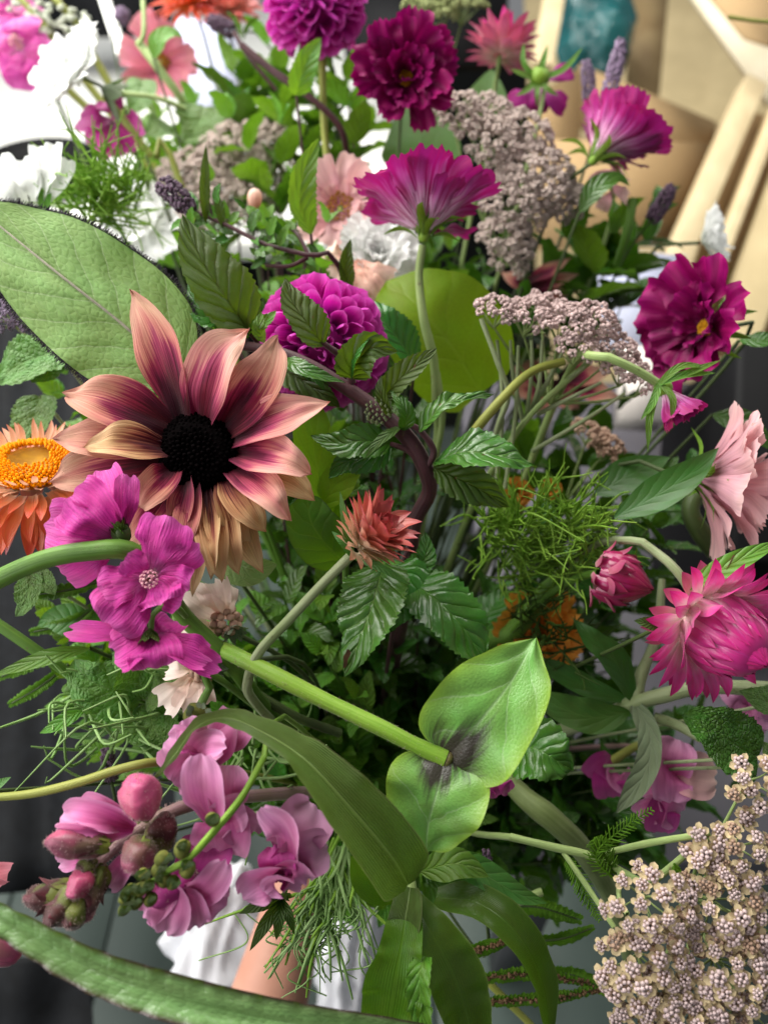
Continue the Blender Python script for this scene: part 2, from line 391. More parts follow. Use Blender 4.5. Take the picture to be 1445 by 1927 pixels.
M_ROSE = petal_mat('rose_pink_petal', [(0, 'c85a78'), (.5, 'e07e94'), (1, 'e89aa8')], streak=.25, trans=.3, bump=.3)
M_PEACH = petal_mat('peach_petal', [(0, 'e6a894'), (.5, 'f4c8b4'), (1, 'f9ddd0')], streak=.2, sc=(.8, 12), trans=.35, bump=.5, vary=.06)
M_CREAM = petal_mat('cream_petal', [(0, 'f0c0ac'), (.35, 'f6dccc'), (1, 'f8e8e0')], streak=.14, sc=(.6, 9), trans=.35, bump=.5, vary=.05)
M_WHITE = petal_mat('white_petal', [(0, 'dfe4d4'), (.3, 'f0f2ee'), (1, 'f6f7f6')], streak=.1, sc=(1, 9), trans=.35, bump=.45, vary=.03, hue=0)
M_MAL = petal_mat('mallow_petal', [(0, 'd8b0b8'), (.1, 'b84a94'), (.3, 'bc2488'), (.75, 'd0389e'), (1, 'de64b8')], streak=.42, warp=.16, sc=(.9, 30), trans=.3, rough=.45, back=[(0, 'b84a94'), (.4, 'c63096'), (1, 'da5ab4')], backf=.6, bump=.9, vary=.1, crinkle=.5)
M_SNAP = petal_mat('snapdragon_petal', [(0, 'b42a7c'), (.35, 'd0569c'), (.7, 'dc7eb4'), (1, 'ec9ecc')], streak=.16, warp=.3, sc=(1.3, 12), trans=.33, rough=.5, spec=.3, back=[(0, 'b84a8a'), (.5, 'cc68a2'), (1, 'e096c4')], bump=.4, vary=.08, edge=('eab4dc', .55), sheen=.3)
M_SNAPD = petal_mat('snapdragon_throat', [(0, '8a1260'), (.5, 'b02a84'), (1, 'c85aa2')], streak=.15, trans=.3, bump=.2, sheen=.3)
M_SNAPM = petal_mat('snapdragon_mauve', [(0, 'a04878'), (.5, 'b8709a'), (1, 'cc98bc')], streak=.12, warp=.3, sc=(1.5, 5), trans=.3, bump=.2, vary=.06, sheen=.2)
M_BUD = petal_mat('snapdragon_bud', [(0, '4c5226'), (.3, '64443a'), (.55, '743446'), (.85, '9c3c62'), (1, 'a84468')], streak=.35, warp=.9, sc=(2, 5), trans=0, rough=.42, spec=.4, bump=.3, sheen=.15, vary=.15)
M_BUDP = petal_mat('snapdragon_bud_pink', [(0, '7e3446'), (.3, 'a03a5c'), (1, 'b84e7a')], streak=.3, warp=.5, sc=(2, 5), trans=0, rough=.4, spec=.45, bump=.3, sheen=.15)
M_BUDG = petal_mat('snapdragon_bud_green', [(0, '74802c'), (.38, '5a6226'), (.55, '42221e'), (1, '5a2430')], streak=.4, warp=.9, sc=(1.5, 4), trans=0, rough=.5, spec=.25, bump=.3, sheen=.15)
M_CORAL = petal_mat('coral_bract', [(0, 'e0c8ae'), (.35, 'd6937e'), (.7, 'cc6a60'), (1, 'b03c48')], streak=.2, sc=(1, 9), trans=.25, rough=.3, spec=.5, bump=.3, vary=.14)
M_ORAN = petal_mat('orange_bract', [(0, 'f0c8a0'), (.35, 'ea8a54'), (.75, 'e0623a'), (1, 'd8583a')], streak=.2, sc=(1, 9), trans=.28, rough=.3, spec=.5, bump=.3, vary=.12)
M_PALEB = petal_mat('pale_bract', [(0, 'efe2c8'), (.5, 'e8c0a0'), (1, 'd8886a')], streak=.2, sc=(1, 9), trans=.28, rough=.32, bump=.3, vary=.12)
M_HOT = petal_mat('hot_pink_bract', [(0, 'f4e4d6'), (.28, 'f0bccc'), (.5, 'e468ac'), (.8, 'da2e8e'), (1, 'b8146c')], streak=.28, sc=(.9, 8), trans=.25, rough=.25, spec=.6, bump=.3, vary=.1)
M_CRIM = petal_mat('crimson_bract', [(0, 'b02a64'), (.5, '9a0a4e'), (1, '7a0438')], streak=.25, sc=(1, 8), trans=.15, rough=.22, spec=.7, bump=.25, vary=.15)
M_RASP = petal_mat('raspberry_bract', [(0, 'e4b4b0'), (.5, 'c86a84'), (1, 'a83a68')], streak=.25, sc=(1, 8), trans=.2, rough=.3, bump=.25)
M_ORB = petal_mat('tangerine_bract', [(0, 'e89a40'), (.5, 'e4693a'), (1, 'dc4a3c')], streak=.25, trans=.3, bump=.2)
M_YEL = plain_mat('yellow_disc', 'e08a00', 'f4b000', 200, .6, .2, .3)
M_OCH = plain_mat('ochre_disc', '8a5a00', 'b8860a', 120, .7, .2, .3)
M_STAM = plain_mat('pale_stamen', 'c87a98', 'dcb0ac', 200, .6, .2, .2)
M_YAR = plain_mat('yarrow_pale_pink', 'cdaaa8', 'f0dad4', 260, .75, .2, .6)
M_YARC = plain_mat('yarrow_cream', 'c8b288', 'e2d0a8', 200, .65, .25, .3, trans=.2)
M_YARL = plain_mat('yarrow_lilac', 'bca2a2', 'dac8c6', 240, .7, .2, .3)
M_YARB = plain_mat('yarrow_brown', '9a7a6a', 'c0a48c', 200, .7, .2, .3)
M_YARG = plain_mat('yarrow_greybrown', 'c2aea4', 'eadad0', 260, .8, .15, .6)
M_SPIKE = plain_mat('mint_spike', '3a2434', '6a5068', 300, .8, .15, .5, sheen=.3)
M_SPIKL = plain_mat('mint_spike_lilac', '5e4a62', '9a86a2', 300, .8, .15, .5, sheen=.4)
M_HAIR = plain_mat('dark_hair', '241c26', '4c4450', 100, .6, .2, 0)

L_BIG = leaf_mat('sunflower_leaf_pale', '84a25c', '6e9048', 'bccaa0', nv=7, slope=2.2, quilt=.5, rough=.75, trans=.2, retic=.35, veinf=.42, mott=.2, sheen=.35, spec=.2, rscale=(30., 22.), vary=0)
L_MINT = leaf_mat('mint_leaf', '40762a', '4a6a18', '90ae66', nv=8, slope=2., quilt=.7, rough=.25, spec=.65, trans=.16, veinf=.35, spots=1, vary=.3, tcol='6a9a14')
L_MINTU = leaf_mat('mint_leaf_underside', '415a1a', '4a6a22', '3a3a1c', nv=7, slope=2., quilt=.8, rough=.5, trans=.3, veinf=.5, spots=1, vary=.2, tcol='7a9a10')
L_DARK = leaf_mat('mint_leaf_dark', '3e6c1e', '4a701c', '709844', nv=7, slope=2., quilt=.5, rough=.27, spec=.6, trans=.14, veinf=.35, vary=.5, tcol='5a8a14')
L_LIME = leaf_mat('leaf_fresh_lime', '5c8a2a', '70982c', '9ab85c', nv=6, slope=1.9, quilt=.5, rough=.42, trans=.32, veinf=.35, vary=.45, tcol='90b81c')
L_MID = leaf_mat('leaf_mid_green', '588a26', '6e9a2e', '94b45c', nv=6, slope=1.9, quilt=.7, rough=.42, trans=.25, veinf=.35, vary=.4)
L_CRINK = leaf_mat('crinkled_mint_leaf', '587f2e', '6c9038', '98b070', nv=6, slope=1.8, quilt=.7, rough=.5, trans=.25, retic=.6, veinf=.3, sheen=.2, rscale=(15., 11.))
L_BACK = leaf_mat('backlit_leaf', '86b41a', '8cba18', 'a4c444', nv=5, slope=1.6, quilt=.25, rough=.5, trans=.5, veinf=.3, tcol='9ac80a', vary=0)  # base colour brightened to carry the light from behind
L_ZIN = leaf_mat('zinnia_leaf', '76a048', '88aa3c', 'b6caa0', nv=3, slope=-1.4, quilt=.25, rough=.36, trans=.2, veinf=.35, mott=.45, retic=.2, rscale=(40., 26.), basal=('2a0a22', .46, .1), edge=('94ae34', .9, 5.), spec=.55, vary=0, tcol='9aba30')
L_CORN = leaf_mat('corn_leaf', '5c7434', '748834', '88985a', quilt=.9, rough=.4, trans=.28, par=24, veinf=.45, mott=.6, edge=('a89a78', .6, 40.), spec=.5, vary=.1)
L_STRAP = leaf_mat('purple_edged_leaf', '70985a', '6f8c3c', '88b074', nv=30, slope=.6, quilt=.35, rough=.28, trans=.25, retic=.35, rscale=(60., 11.), veinf=.12, mott=.8, edge=('381820', 1.4, 5.), vary=0, spec=.6)
L_SHEATH = leaf_mat('leaf_sheath', '4f7a12', '587e18', '80a03a', quilt=.3, rough=.38, trans=.4, par=22, veinf=.25, vary=.15)
L_SMOD = leaf_mat('smooth_dark_leaf', '35601e', '42681c', '5c843a', nv=6, slope=2.2, quilt=.15, rough=.4, trans=.2, veinf=.3, vary=.2, tcol='6a9a14')
L_SHEATHD = leaf_mat('arching_maize_leaf', '406414', '4c6e18', '5c8a30', quilt=.3, rough=.33, trans=.25, par=26, veinf=.25, vary=.2, edge=('8aa85a', .5, 30.))
L_NARR = leaf_mat('narrow_leaf', '4a7a30', '587f34', '88a85c', nv=9, slope=1.3, quilt=.3, rough=.45, trans=.25, veinf=.3)
L_GREY = leaf_mat('grey_woolly_leaf', '6a7c5c', '7c8c6c', '8a9a7c', nv=6, slope=1.6, quilt=.5, rough=.8, trans=.15, sheen=.4)
L_FLAT = leaf_mat('sage_green_leaf', '5c7e4a', '5c7e4a', '6a8a58', nv=4, quilt=.15, rough=.6, trans=.3, vary=0)
S_GRN = stem_mat('green_stem', '41641a', '5e862c')
S_PALE = stem_mat('pale_green_stem', '7e9654', 'a0b470', sheen=.3)
S_GREYG = stem_mat('grey_green_stem', '7c8c5a', '9ca680', sheen=.4)
S_OLIVE = stem_mat('olive_stem', '7c8430', '969a48')
S_PURP = stem_mat('purple_stem', '301018', '50262c', sheen=.15)
S_DARK = stem_mat('dark_stem', '30401c', '4a5c2c')
S_BRIGHT = stem_mat('bright_stem', '648e1c', '88ac38', sheen=.3)
S_MAUVE = stem_mat('snapdragon_stem', '8c7a64', 'a8808c', sheen=.7)
S_FEN = plain_mat('fennel_thread', '6c9c28', '96bc48', 60, .5, .3, 0, trans=.2)
S_FENP = plain_mat('pale_thread', '82ac5a', 'a6c484', 60, .5, .3, 0, trans=.2)
S_FERN = plain_mat('fern_green', '4c7a14', '6c9a24', 90, .5, .3, .2, trans=.25)
S_SEEDB = plain_mat('brown_seed', '4a3420', '7a6248', 200, .8, .2, .4)

# ------------------------------------------------------------------ the place around the bouquet
def box_geo(c, ax, ay, az, hx, hy, hz, bev=.0):
    c, ax, ay, az = map(np.asarray, (c, nz(ax), nz(ay), nz(az)))
    V = []
    for z in (-1, 1):
        for y in (-1, 1):
            for x in (-1, 1): V.append(c + ax*x*hx + ay*y*hy + az*z*hz)
    F = np.array([(0, 2, 3, 1), (4, 5, 7, 6), (0, 1, 5, 4), (2, 6, 7, 3), (0, 4, 6, 2), (1, 3, 7, 5)])
    return np.array(V), F, None
X3, Y3, Z3 = np.eye(3)
def bevel(o, w=.003, seg=2):
    m = o.modifiers.new('edges', 'BEVEL'); m.width = w; m.segments = seg; m.limit_method = 'ANGLE'
def beam(name, a, b, w, h, up, mat, root=None, label=None, cat_=None, group=None):
    a = np.asarray(a); b = np.asarray(b); d = nz(b - a); s = nz(np.cross(d, up)); u = np.cross(s, d)
    g = box_geo((a + b) / 2, d, s, u, np.linalg.norm(b - a) / 2, w / 2, h / 2)
    o = part(root, name, g, mat, False) if root else solo(name, g, mat, label, cat_, group, None, False)
    bevel(o, .0015); return o

M_FLOOR = plain_mat('grey_green_paint', '46534e', '586660', 9, .45, .4, .15, stretch=(1, .15, 1))
M_GAP = plain_mat('dark_gap', '10130f', '1a1c18', 10, .9, .1, 0)
floor = solo('floor', box_geo((0, 1.5, -.03), X3, Y3, Z3, 4, 4, .02), M_GAP, kind='structure')
for i in range(13):
    x = -1.12 + i * .185
    o = part(floor, 'floorboard', box_geo((x, .3, -.004 + rnd.uniform(-.001, .001)), X3, Y3, Z3, .0905, 1.5, .006), M_FLOOR, False); bevel(o, .002)
for v in ('floor',): pass
def fixroot(o): pass

M_WHITE_T = plain_mat('white_worktop', 'e2e4de', 'ecece6', 6, .5, .4, .05)
M_GREYT = plain_mat('lavender_grey_worktop', '4c4a50', '5e5c64', 8, .5, .4, .1)
wt = thing('white_table', 'bright white worktop at the top left behind the white flowers', 'table', (-1.0, 1.8, 0))
o = part(wt, 'tabletop', box_geo((-1.0, 2.4, .73), X3, Y3, Z3, 1.02, .95, .02), M_WHITE_T, False); bevel(o, .004)
for x in (-1.9, -.08):
    for y in (1.55, 3.25): part(wt, 'leg', box_geo((x, y, .355), X3, Y3, Z3, .03, .03, .352), M_WHITE_T, False)
gt = thing('grey_table', 'lavender grey worktop seen in the gaps right of the bouquet', 'table', (.8, .8, 0))
o = part(gt, 'tabletop', box_geo((.86, .76, .58), X3, Y3, Z3, .72, .44, .016), M_GREYT, False); bevel(o, .004)
for x in (.2, 1.5):
    for y in (.38, 1.14): part(gt, 'leg', box_geo((x, y, .28), X3, Y3, Z3, .025, .025, .28), M_GREYT, False)

# wooden partition, rails, box and bag at the top right
def wood_mat(name, a, b, sc=3.):
    s = NT(name); o = s.n('ShaderNodeTexCoord').outputs['Object']
    v = s.n('ShaderNodeMapping', {0: o, 'Scale': (sc * 9, sc * 9, sc)}).outputs[0]
    n1 = s.noise(v, 1., 4.); n2 = s.noise(o, 14., 3.); r = s.rand()
    f = s.m('ADD', s.m('MULTIPLY', n1, .7), s.m('MULTIPLY', n2, .5))
    col = s.mix(s.m('SUBTRACT', s.m('MULTIPLY', f, 2.2), .8, clamp=True), lin(a), lin(b))
    col = s.hsv(col, .5, 1., s.m('ADD', .92, s.m('MULTIPLY', r, .16)))
    return s.out(s.bsdf(col, .6, .3, s.bump(n1, .2, .002)))
M_PINE = wood_mat('pine_wood', 'c8b48c', 'e0cea6')
M_PLY = wood_mat('plywood', 'c8b488', 'e0cc9e', 1.4)
M_PALEW = wood_mat('pale_board', 'e4d8b8', 'f0e6cc', 1.)
M_CARD = plain_mat('cardboard', 'a68a64', 'b89c74', 5, .8, .15, .1)
M_BAG = plain_mat('teal_plastic', '0a3438', '1c6466', 9, .25, .6, 1., dist=.05, det=5.)
def quad_slab(name, corners, th, mat, **k):
    """a board from four corners given as (px, py, distance), with thickness away from the viewer"""
    c = np.array([P(*q) for q in corners]); n = nz(np.cross(c[1] - c[0], c[3] - c[0]))
    if np.dot(n, CAM - c[0]) < 0: n = -n
    V = np.vstack([c, c - n * th])
    F = np.array([(0, 1, 2, 3), (7, 6, 5, 4), (0, 4, 5, 1), (1, 5, 6, 2), (2, 6, 7, 3), (3, 7, 4, 0)])
    root = k.pop('root', None)
    if root is not None: o = part(root, name, (V, F, None), mat, False)
    else: o = solo(name, (V, F, None), mat, k['label'], k['cat'], k.get('group'), None, False)
    return o
quad_slab('plywood_board', [(980, -120, 2.6), (1600, -60, 2.35), (1640, 900, 1.95), (1020, 760, 2.2)], .018, M_PLY, label='large pale plywood board filling the top right behind the wooden rails', cat='board')
quad_slab('pale_board', [(1265, -60, 1.62), (1350, -90, 1.6), (1620, 260, 1.5), (1545, 330, 1.55)], .02, M_PALEW, label='pale slanting board across the top right corner', cat='board')
fr = thing('pine_rack', 'pine frame of two slanting rails on the far right above the crimson cosmos', 'rack', P(1400, 200, 1.5))
beam('rail', P(1412, 165, 1.52), P(1205, 640, 1.36), PX(42, 1.45), .05, T_, M_PINE, fr)
beam('rail', P(1465, 190, 1.50), P(1290, 640, 1.36), PX(22, 1.45), .04, T_, M_PINE, fr)
beam('plank', P(1535, 200, 1.52), P(1372, 660, 1.38), PX(84, 1.45), .02, T_, M_PLY, fr)
beam('wooden_post', P(1052, -60, 1.62), P(1018, 130, 1.56), PX(38, 1.6), .03, T_, M_PINE, None, 'short pale pine post leaning beside the teal plastic bag', 'post')
bx = thing('cardboard_box', 'open cardboard box standing behind the purple cosmos at top right', 'box', P(1200, 420, 1.6))
quad_slab('side_panel', [(1090, 120, 1.75), (1345, 228, 1.75), (1345, 300, 1.72), (1090, 240, 1.72)], .005, M_CARD, root=bx)
quad_slab('side_panel', [(1000, 190, 1.5), (1090, 125, 1.74), (1092, 400, 1.7), (1010, 420, 1.48)], .005, M_CARD, root=bx)
quad_slab('side_panel', [(1346, 232, 1.74), (1400, 330, 1.5), (1380, 560, 1.48), (1338, 420, 1.7)], .005, M_CARD, root=bx)
quad_slab('front_panel', [(1012, 262, 1.47), (1338, 268, 1.6), (1326, 460, 1.58), (1010, 470, 1.46)], .005, M_CARD, root=bx)
# teal bag: crumpled closed sack
def crumple(c, rx, ry, rz, seed, n=26, k=34, amp=.16, fr_=3.):
    V, F, UV = egg((0, 0, -1), (0, 0, 1), 2, 1, k, n)
    r = np.random.RandomState(seed); d = np.zeros(len(V)); f = fr_
    for o in range(4):
        A = r.randn(3, 3) * f; ph = r.rand(3) * 6.28
        d += (1 - np.abs(np.sin(V @ A[0] + ph[0] + .8 * np.sin(V @ A[1] + ph[1])))) ** 1.6 / (1.35 ** o) * 1.2; f *= 1.5
    V = V * (1 + amp * (d - 1.2))[:, None]
    return np.asarray(c) + R_ * (V[:, :1] * rx) + U_ * (V[:, 2:] * ry) + T_ * (V[:, 1:2] * rz), F, UV
solo('plastic_bag', crumple(P(1112, 55, 1.85), PX(76, 1.85), PX(112, 1.85), .08, 3, amp=.1, fr_=1.3, n=60, k=80), M_BAG, 'crumpled teal plastic bag beside the pine post at the top', 'bag')
# buckets and dark things
M_BLACKP = plain_mat('black_plastic', '0a0a0c', '101012', 6, .6, .15, .05)
def pot(name, label, cat_, c, r, h, mat, k=40):
    root = thing(name, label, cat_, c)
    part(root, 'wall', revolve(c, (0, 0, 1), [(0, .001), (0, r*.82), (h*.5, r*.9), (h, r), (h, r*.955), (h*.5, r*.86), (.02, r*.78), (.02, .001)], k), mat)
    part(root, 'rim', revolve(np.asarray(c) + (0, 0, h - .022), (0, 0, 1), [(0, r*1.0), (0, r*1.1), (.012, r*1.13), (.03, r*1.1), (.034, r*1.02), (.02, r*.96), (0, r*.97)], k), mat)
    return root
bc = P(82, 335, 1.7); pot('black_bucket', 'black plastic bucket on the white worktop at the left edge', 'bucket', (bc[0], bc[1], .752), .112, bc[2] - .752 + .035, M_BLACKP)
o = quad_slab('black_crate', [(1392, 640, 1.0), (1640, 600, 1.05), (1640, 1075, .9), (1375, 1060, .9)], .2, M_BLACKP, label='plain black crate at the right edge behind the pale pink cosmos', cat='crate'); bevel(o, .01, 3)
M_TAN = wood_mat('tan_board', '8a6c46', 'a4865c', 2.)
quad_slab('tan_board', [(1405, 205, 1.56), (1640, 300, 1.5), (1560, 720, 1.38), (1255, 640, 1.4)], .012, M_TAN, label='tan board behind the pine rails at the right edge', cat='board')
quad_slab('shadow_strip', [(1196, -60, 2.1), (1262, -60, 2.1), (1240, 180, 2.0), (1178, 175, 2.0)], .02, wood_mat('shadow_brown', '7a6444', '94805c', 2.), label='brown strip standing in for a shadow right of the teal plastic bag', cat='board')  # brown board built in place of a shadow strip
quad_slab('cardboard_sheet', [(1290, -60, 1.48), (1480, -60, 1.45), (1480, 95, 1.42), (1400, 70, 1.44)], .006, M_CARD, label='orange brown cardboard corner at the top right edge', cat='cardboard')
M_CLOTH = plain_mat('black_sheet', '0c0d0f', '15171a', 60, .7, .15, .2)
def cloth(name, label, cat_, c00, c10, c01, c11, mat, nf, amp, seed, nx=44, ny=22, kind=None):
    """draped sheet between four points, folds running along the second direction"""
    r = np.random.RandomState(seed); u = np.linspace(0, 1, nx)[None, :, None]; v = np.linspace(0, 1, ny)[:, None, None]
    a, b, c, d = [np.asarray(x) for x in (c00, c10, c01, c11)]
    V = a*(1-u)*(1-v) + b*u*(1-v) + c*(1-u)*v + d*u*v
    n = nz(np.cross(b - a, c - a)); n = n if np.dot(n, T_) > 0 else -n
    h = np.sin(u*6.283*nf + 1.5*np.sin(v*2 + 1) + r.rand()*6) + .5*np.sin(u*6.283*nf*2.3 + v*3 + r.rand()*6) + .35*np.sin(v*9 + u*5 + r.rand()*6)
    V = (V + n * amp * h)
    V = np.vstack([V.reshape(-1, 3), (V - n * .003).reshape(-1, 3)])
    i = np.arange(ny - 1)[:, None] * nx + np.arange(nx - 1)[None]
    F = np.stack([i, i + 1, i + nx + 1, i + nx], -1).reshape(-1, 4)
    N = nx * ny
    e = []
    for p, q in zip(range(nx - 1), range(1, nx)): e += [(p, p + N, q + N, q), ((ny-1)*nx + q, (ny-1)*nx + q + N, (ny-1)*nx + p + N, (ny-1)*nx + p)]
    return solo(name, (V, np.vstack([F, F[:, ::-1] + N, np.array(e)]), None), mat, label, cat_, None, kind)
cloth('black_sheet', 'black cloth with soft grey folds hanging at the left edge', 'cloth', P(-300, 560, 1.3), P(330, 560, 1.25), P(-260, 1690, 1.0), P(330, 1670, .95), M_CLOTH, 2.6, .014, 5)
cloth('black_sheet', 'black sheet in the bottom left corner below the long purple edged leaf', 'cloth', P(-260, 1790, .95), P(165, 1800, .95), P(-260, 2100, .9), P(180, 2100, .9), M_CLOTH, 1.6, .008, 9)  # draped black sheet covering the bottom left corner
M_PAPER = plain_mat('white_paper', 'e2e4ea', 'f2f2f6', 12, .7, .25, .1, trans=.15)
solo('white_paper', crumple(P(415, 1765, .82), PX(95, .82), PX(150, .82), .04, 8, amp=.24, fr_=1.6, n=44, k=60), M_PAPER, 'crumpled white paper left of the bare forearm at the bottom', 'paper')
solo('white_paper', crumple(P(668, 1790, .84), PX(70, .84), PX(190, .84), .04, 12, amp=.24, fr_=1.6, n=44, k=60), M_PAPER, 'crumpled white paper right of the bare forearm behind the green threads', 'paper')
M_LAV = plain_mat('lavender_paper', 'a4a8c0', 'bcc0d4', 6, .6, .3, .1)
quad_slab('grey_card', [(1120, 470, 1.2), (1290, 480, 1.2), (1275, 650, 1.1), (1130, 655, 1.1)], .01, M_LAV, label='lavender grey card seen between dark leaves left of the crimson cosmos', cat='card')
M_CARTON = plain_mat('pale_carton', 'd8cfc8', 'e6ded8', 8, .6, .3, .1)
quad_slab('carton', [(1175, 650, 1.05), (1262, 655, 1.05), (1250, 790, 1.0), (1165, 785, 1.0)], .03, M_CARTON, label='off white carton seen below the lavender grey card', cat='carton')
quad_slab('dark_board', [(640, -90, 1.9), (960, -80, 1.9), (950, 120, 1.8), (650, 120, 1.8)], .02, M_BLACKP, label='black board at the top edge behind the tall dahlia and cosmos', cat='board')
quad_slab('pale_box', [(330, 30, 1.4), (440, 50, 1.4), (450, 230, 1.35), (350, 230, 1.35)], .08, M_LAV, label='pale bluish grey box behind the orange flowers at the top', cat='box')
quad_slab('dark_board', [(70, -80, 2.2), (330, -80, 2.2), (320, 60, 2.15), (75, 60, 2.15)], .02, M_CLOTH, label='dark slate board at the top edge left of the orange flowers', cat='board')
beam('white_rod', P(185, -40, 1.2), P(232, 105, 1.1), PX(20, 1.15), PX(14, 1.15), T_, M_WHITE_T, None, 'flat white plastic rod slanting beside the top white flower', 'rod')

# the forearm and hand that hold the bouquet
M_SKIN = plain_mat('skin', 'c48a74', 'd29c86', 30, .5, .4, .12, dist=.0006, sheen=.05)
def skin_body(name, verts, edges, radii, mat, root, levels=2):
    me = bpy.data.meshes.new(name); me.from_pydata([tuple(np.asarray(v) - base_of(root)) for v in verts], edges, [])
    me.materials.append(mat)
    o = bpy.data.objects.new(name, me); COL.objects.link(o); o.parent = root
    m = o.modifiers.new('skin', 'SKIN')
    if not me.skin_vertices: me.skin_vertices.new(name='')
    for v, r in zip(me.skin_vertices[0].data, radii):
        v.radius = r if isinstance(r, tuple) else (r, r)
    me.skin_vertices[0].data[0].use_root = True
    m.use_smooth_shade = True
    s = o.modifiers.new('sub', 'SUBSURF'); s.levels = levels; s.render_levels = levels
    return o
person = thing('person', 'bare forearm and hand of a person holding the bouquet from below', 'person', P(480, 1990, .70))
vs = [P(425, 2150, .62), P(472, 2000, .66), P(515, 1850, .70), P(555, 1700, .735), P(575, 1620, .75), P(600, 1570, .765), P(622, 1535, .775)]
rs = [.042, .041, .038, .031, (.029, .024), (.036, .024), (.036, .020)]
es = [(i, i + 1) for i in range(6)]
# four fingers closed round the stems on the far side, thumb on the near side
for k in range(4):
    b = P(600 + 2 * k, 1500 + 26 * k, .775); i0 = len(vs)
    pts = [b, b + R_*.022 + T_*.004, b + R_*.046 - T_*.004 + U_*.002, b + R_*.060 - T_*.022]
    vs += pts; rs += [.0095, .0092, .0085, .0072]; es += [(6, i0)] + [(i0 + j, i0 + j + 1) for j in range(3)]
i0 = len(vs); b = P(625, 1590, .75)
vs += [b, b + R_*.02 + T_*.012 + U_*.008, b + R_*.038 + T_*.006 + U_*.016]; rs += [.013, .0105, .009]; es += [(5, i0), (i0, i0 + 1), (i0 + 1, i0 + 2)]
skin_body('arm', vs, es, rs, M_SKIN, person)
# ------------------------------------------------------------------ flowers and leaves: builders
def PTS(l, d=None): return [P(*(q if len(q) == 3 else (q[0], q[1], d))) for q in l]
def sheet(root, name, px, wpx, mat, d=None, **k):
    """a leaf or petal along picture points, half width in pixels at its distance"""
    pts = PTS(px, d); dm = np.mean([q[2] if len(q) == 3 else d for q in px])
    return part(root, name, blade(pts, PX(wpx, dm), **k), mat)
def stem(root, px, wpx, mat, d=None, name='stem', extra=None, k=8, ridge=0.):
    pts = PTS(px, d); dm = np.mean([q[2] if len(q) == 3 else d for q in px])
    if extra is not None: pts += [np.asarray(e) for e in extra]
    rad = np.atleast_1d(np.asarray(wpx, float)) / 2 * KP * dm
    if len(rad) == 1: rad = np.repeat(rad, 5) * np.linspace(1.06, .94, 5)
    q = np.linspace(0, len(rad) - 1, 17); rad = np.interp(q, np.arange(len(rad)), rad) * np.array([rnd.uniform(.93, 1.07) for _ in q])
    pts = [p + (R_ * rnd.uniform(-1, 1) + U_ * rnd.uniform(-1, 1)) * rad.mean() * .25 if 0 < i < len(pts) - 1 else p for i, p in enumerate(pts)]
    return part(root, name, tube(pts, rad if len(rad) > 1 else rad[0], 6 * len(pts), k, ridge), mat)
def hidden_stem(root, base, ax, mat, r=.0022, jig=.02):
    base = np.asarray(base); e = GRIP + R_ * rnd.uniform(-jig, jig) + U_ * rnd.uniform(-jig, jig) * .6
    m = base - nz(ax) * .05 - T_ * .03
    return part(root, 'stem', tube([base, m, (m + e) / 2 - T_ * .02, e], r, 20, 6), mat)
def petal_set(name, k, mat, hw, bend=.1, reflex=0., pr=PR_PETAL, n=10, m=7, **kw):
    out = []
    for i in range(k):
        b = bend + rnd.uniform(-.05, .05)
        ctrl = [(0, 0, 0), (rnd.uniform(-.02, .02), .35, b * .5), (rnd.uniform(-.04, .04), .7, b + reflex * .3), (rnd.uniform(-.06, .06), 1, b + reflex)]
        V, F, UV = blade(ctrl, hw * rnd.uniform(.9, 1.1), pr, n, m, (0, 0, 1), seed=rnd.randrange(1, 99999), **kw)
        out.append(make_mesh(name, V, F, mat, UV))
    return out
def whorl(root, name, c, ax, meshes, n, L, el, r0=0., off=0., jit=.12, ljit=.1, eljit=5, sx=None, arc=None, lift=0.):
    ax, u, v = basis(ax)
    for i in range(n):
        ph = 2 * math.pi * (i + off) / n + rnd.uniform(-jit, jit)
        rad = u * math.cos(ph) + v * math.sin(ph)
        e = math.radians(el + rnd.uniform(-eljit, eljit))
        d = ax * math.cos(e) + rad * math.sin(e); nn = ax * math.sin(e) - rad * math.cos(e)
        tw = rnd.uniform(-.25, .25); b = np.cross(d, nn); nn = nn * math.cos(tw) + b * math.sin(tw)
        inst(root, name, rnd.choice(meshes), np.asarray(c) + rad * r0 + ax * lift, d, nn, L * rnd.uniform(1 - ljit, 1 + ljit))
def fringe(k, a, seed):
    r = np.random.RandomState(seed); ph = r.rand(6) * 6.28
    return lambda s: 1 - a * (.5 + .5 * math.sin(s * k + ph[0])) - a * .6 * (.5 + .5 * math.sin(s * k * 1.9 + ph[1])) - .08 * s * s
def blobs(pts, r, k=6, n=4, ax=None, L=1.4):
    """many little rounded bodies as one geometry"""
    V0, F0, U0 = egg((0, 0, 0), (0, 0, 1), L, 1, k, n)
    Vs, Fs = [], []
    pts = np.asarray(pts); ax = np.asarray(ax) if ax is not None else np.repeat([[0, 0, 1.]], len(pts), 0)
    if ax.ndim == 1: ax = np.repeat(ax[None], len(pts), 0)
    for i, (p, a) in enumerate(zip(pts, ax)):
        a, u, v = basis(a); q = r * rnd.uniform(.8, 1.2)
        Vs.append(p + q * (V0[:, :1] * u + V0[:, 1:2] * v + V0[:, 2:] * a)); Fs.append(F0 + i * len(V0))
    return np.vstack(Vs), np.vstack(Fs), None
def dome_pts(c, ax, r, n, cosmin=0., flat=1.):
    q = fib_cap(n, cosmin); ax, u, v = basis(ax)
    d = q[:, :1] * u + q[:, 1:2] * v + q[:, 2:] * ax
    return np.asarray(c) + r * (q[:, :1] * u + q[:, 1:2] * v + q[:, 2:] * ax * flat), nrow(d)
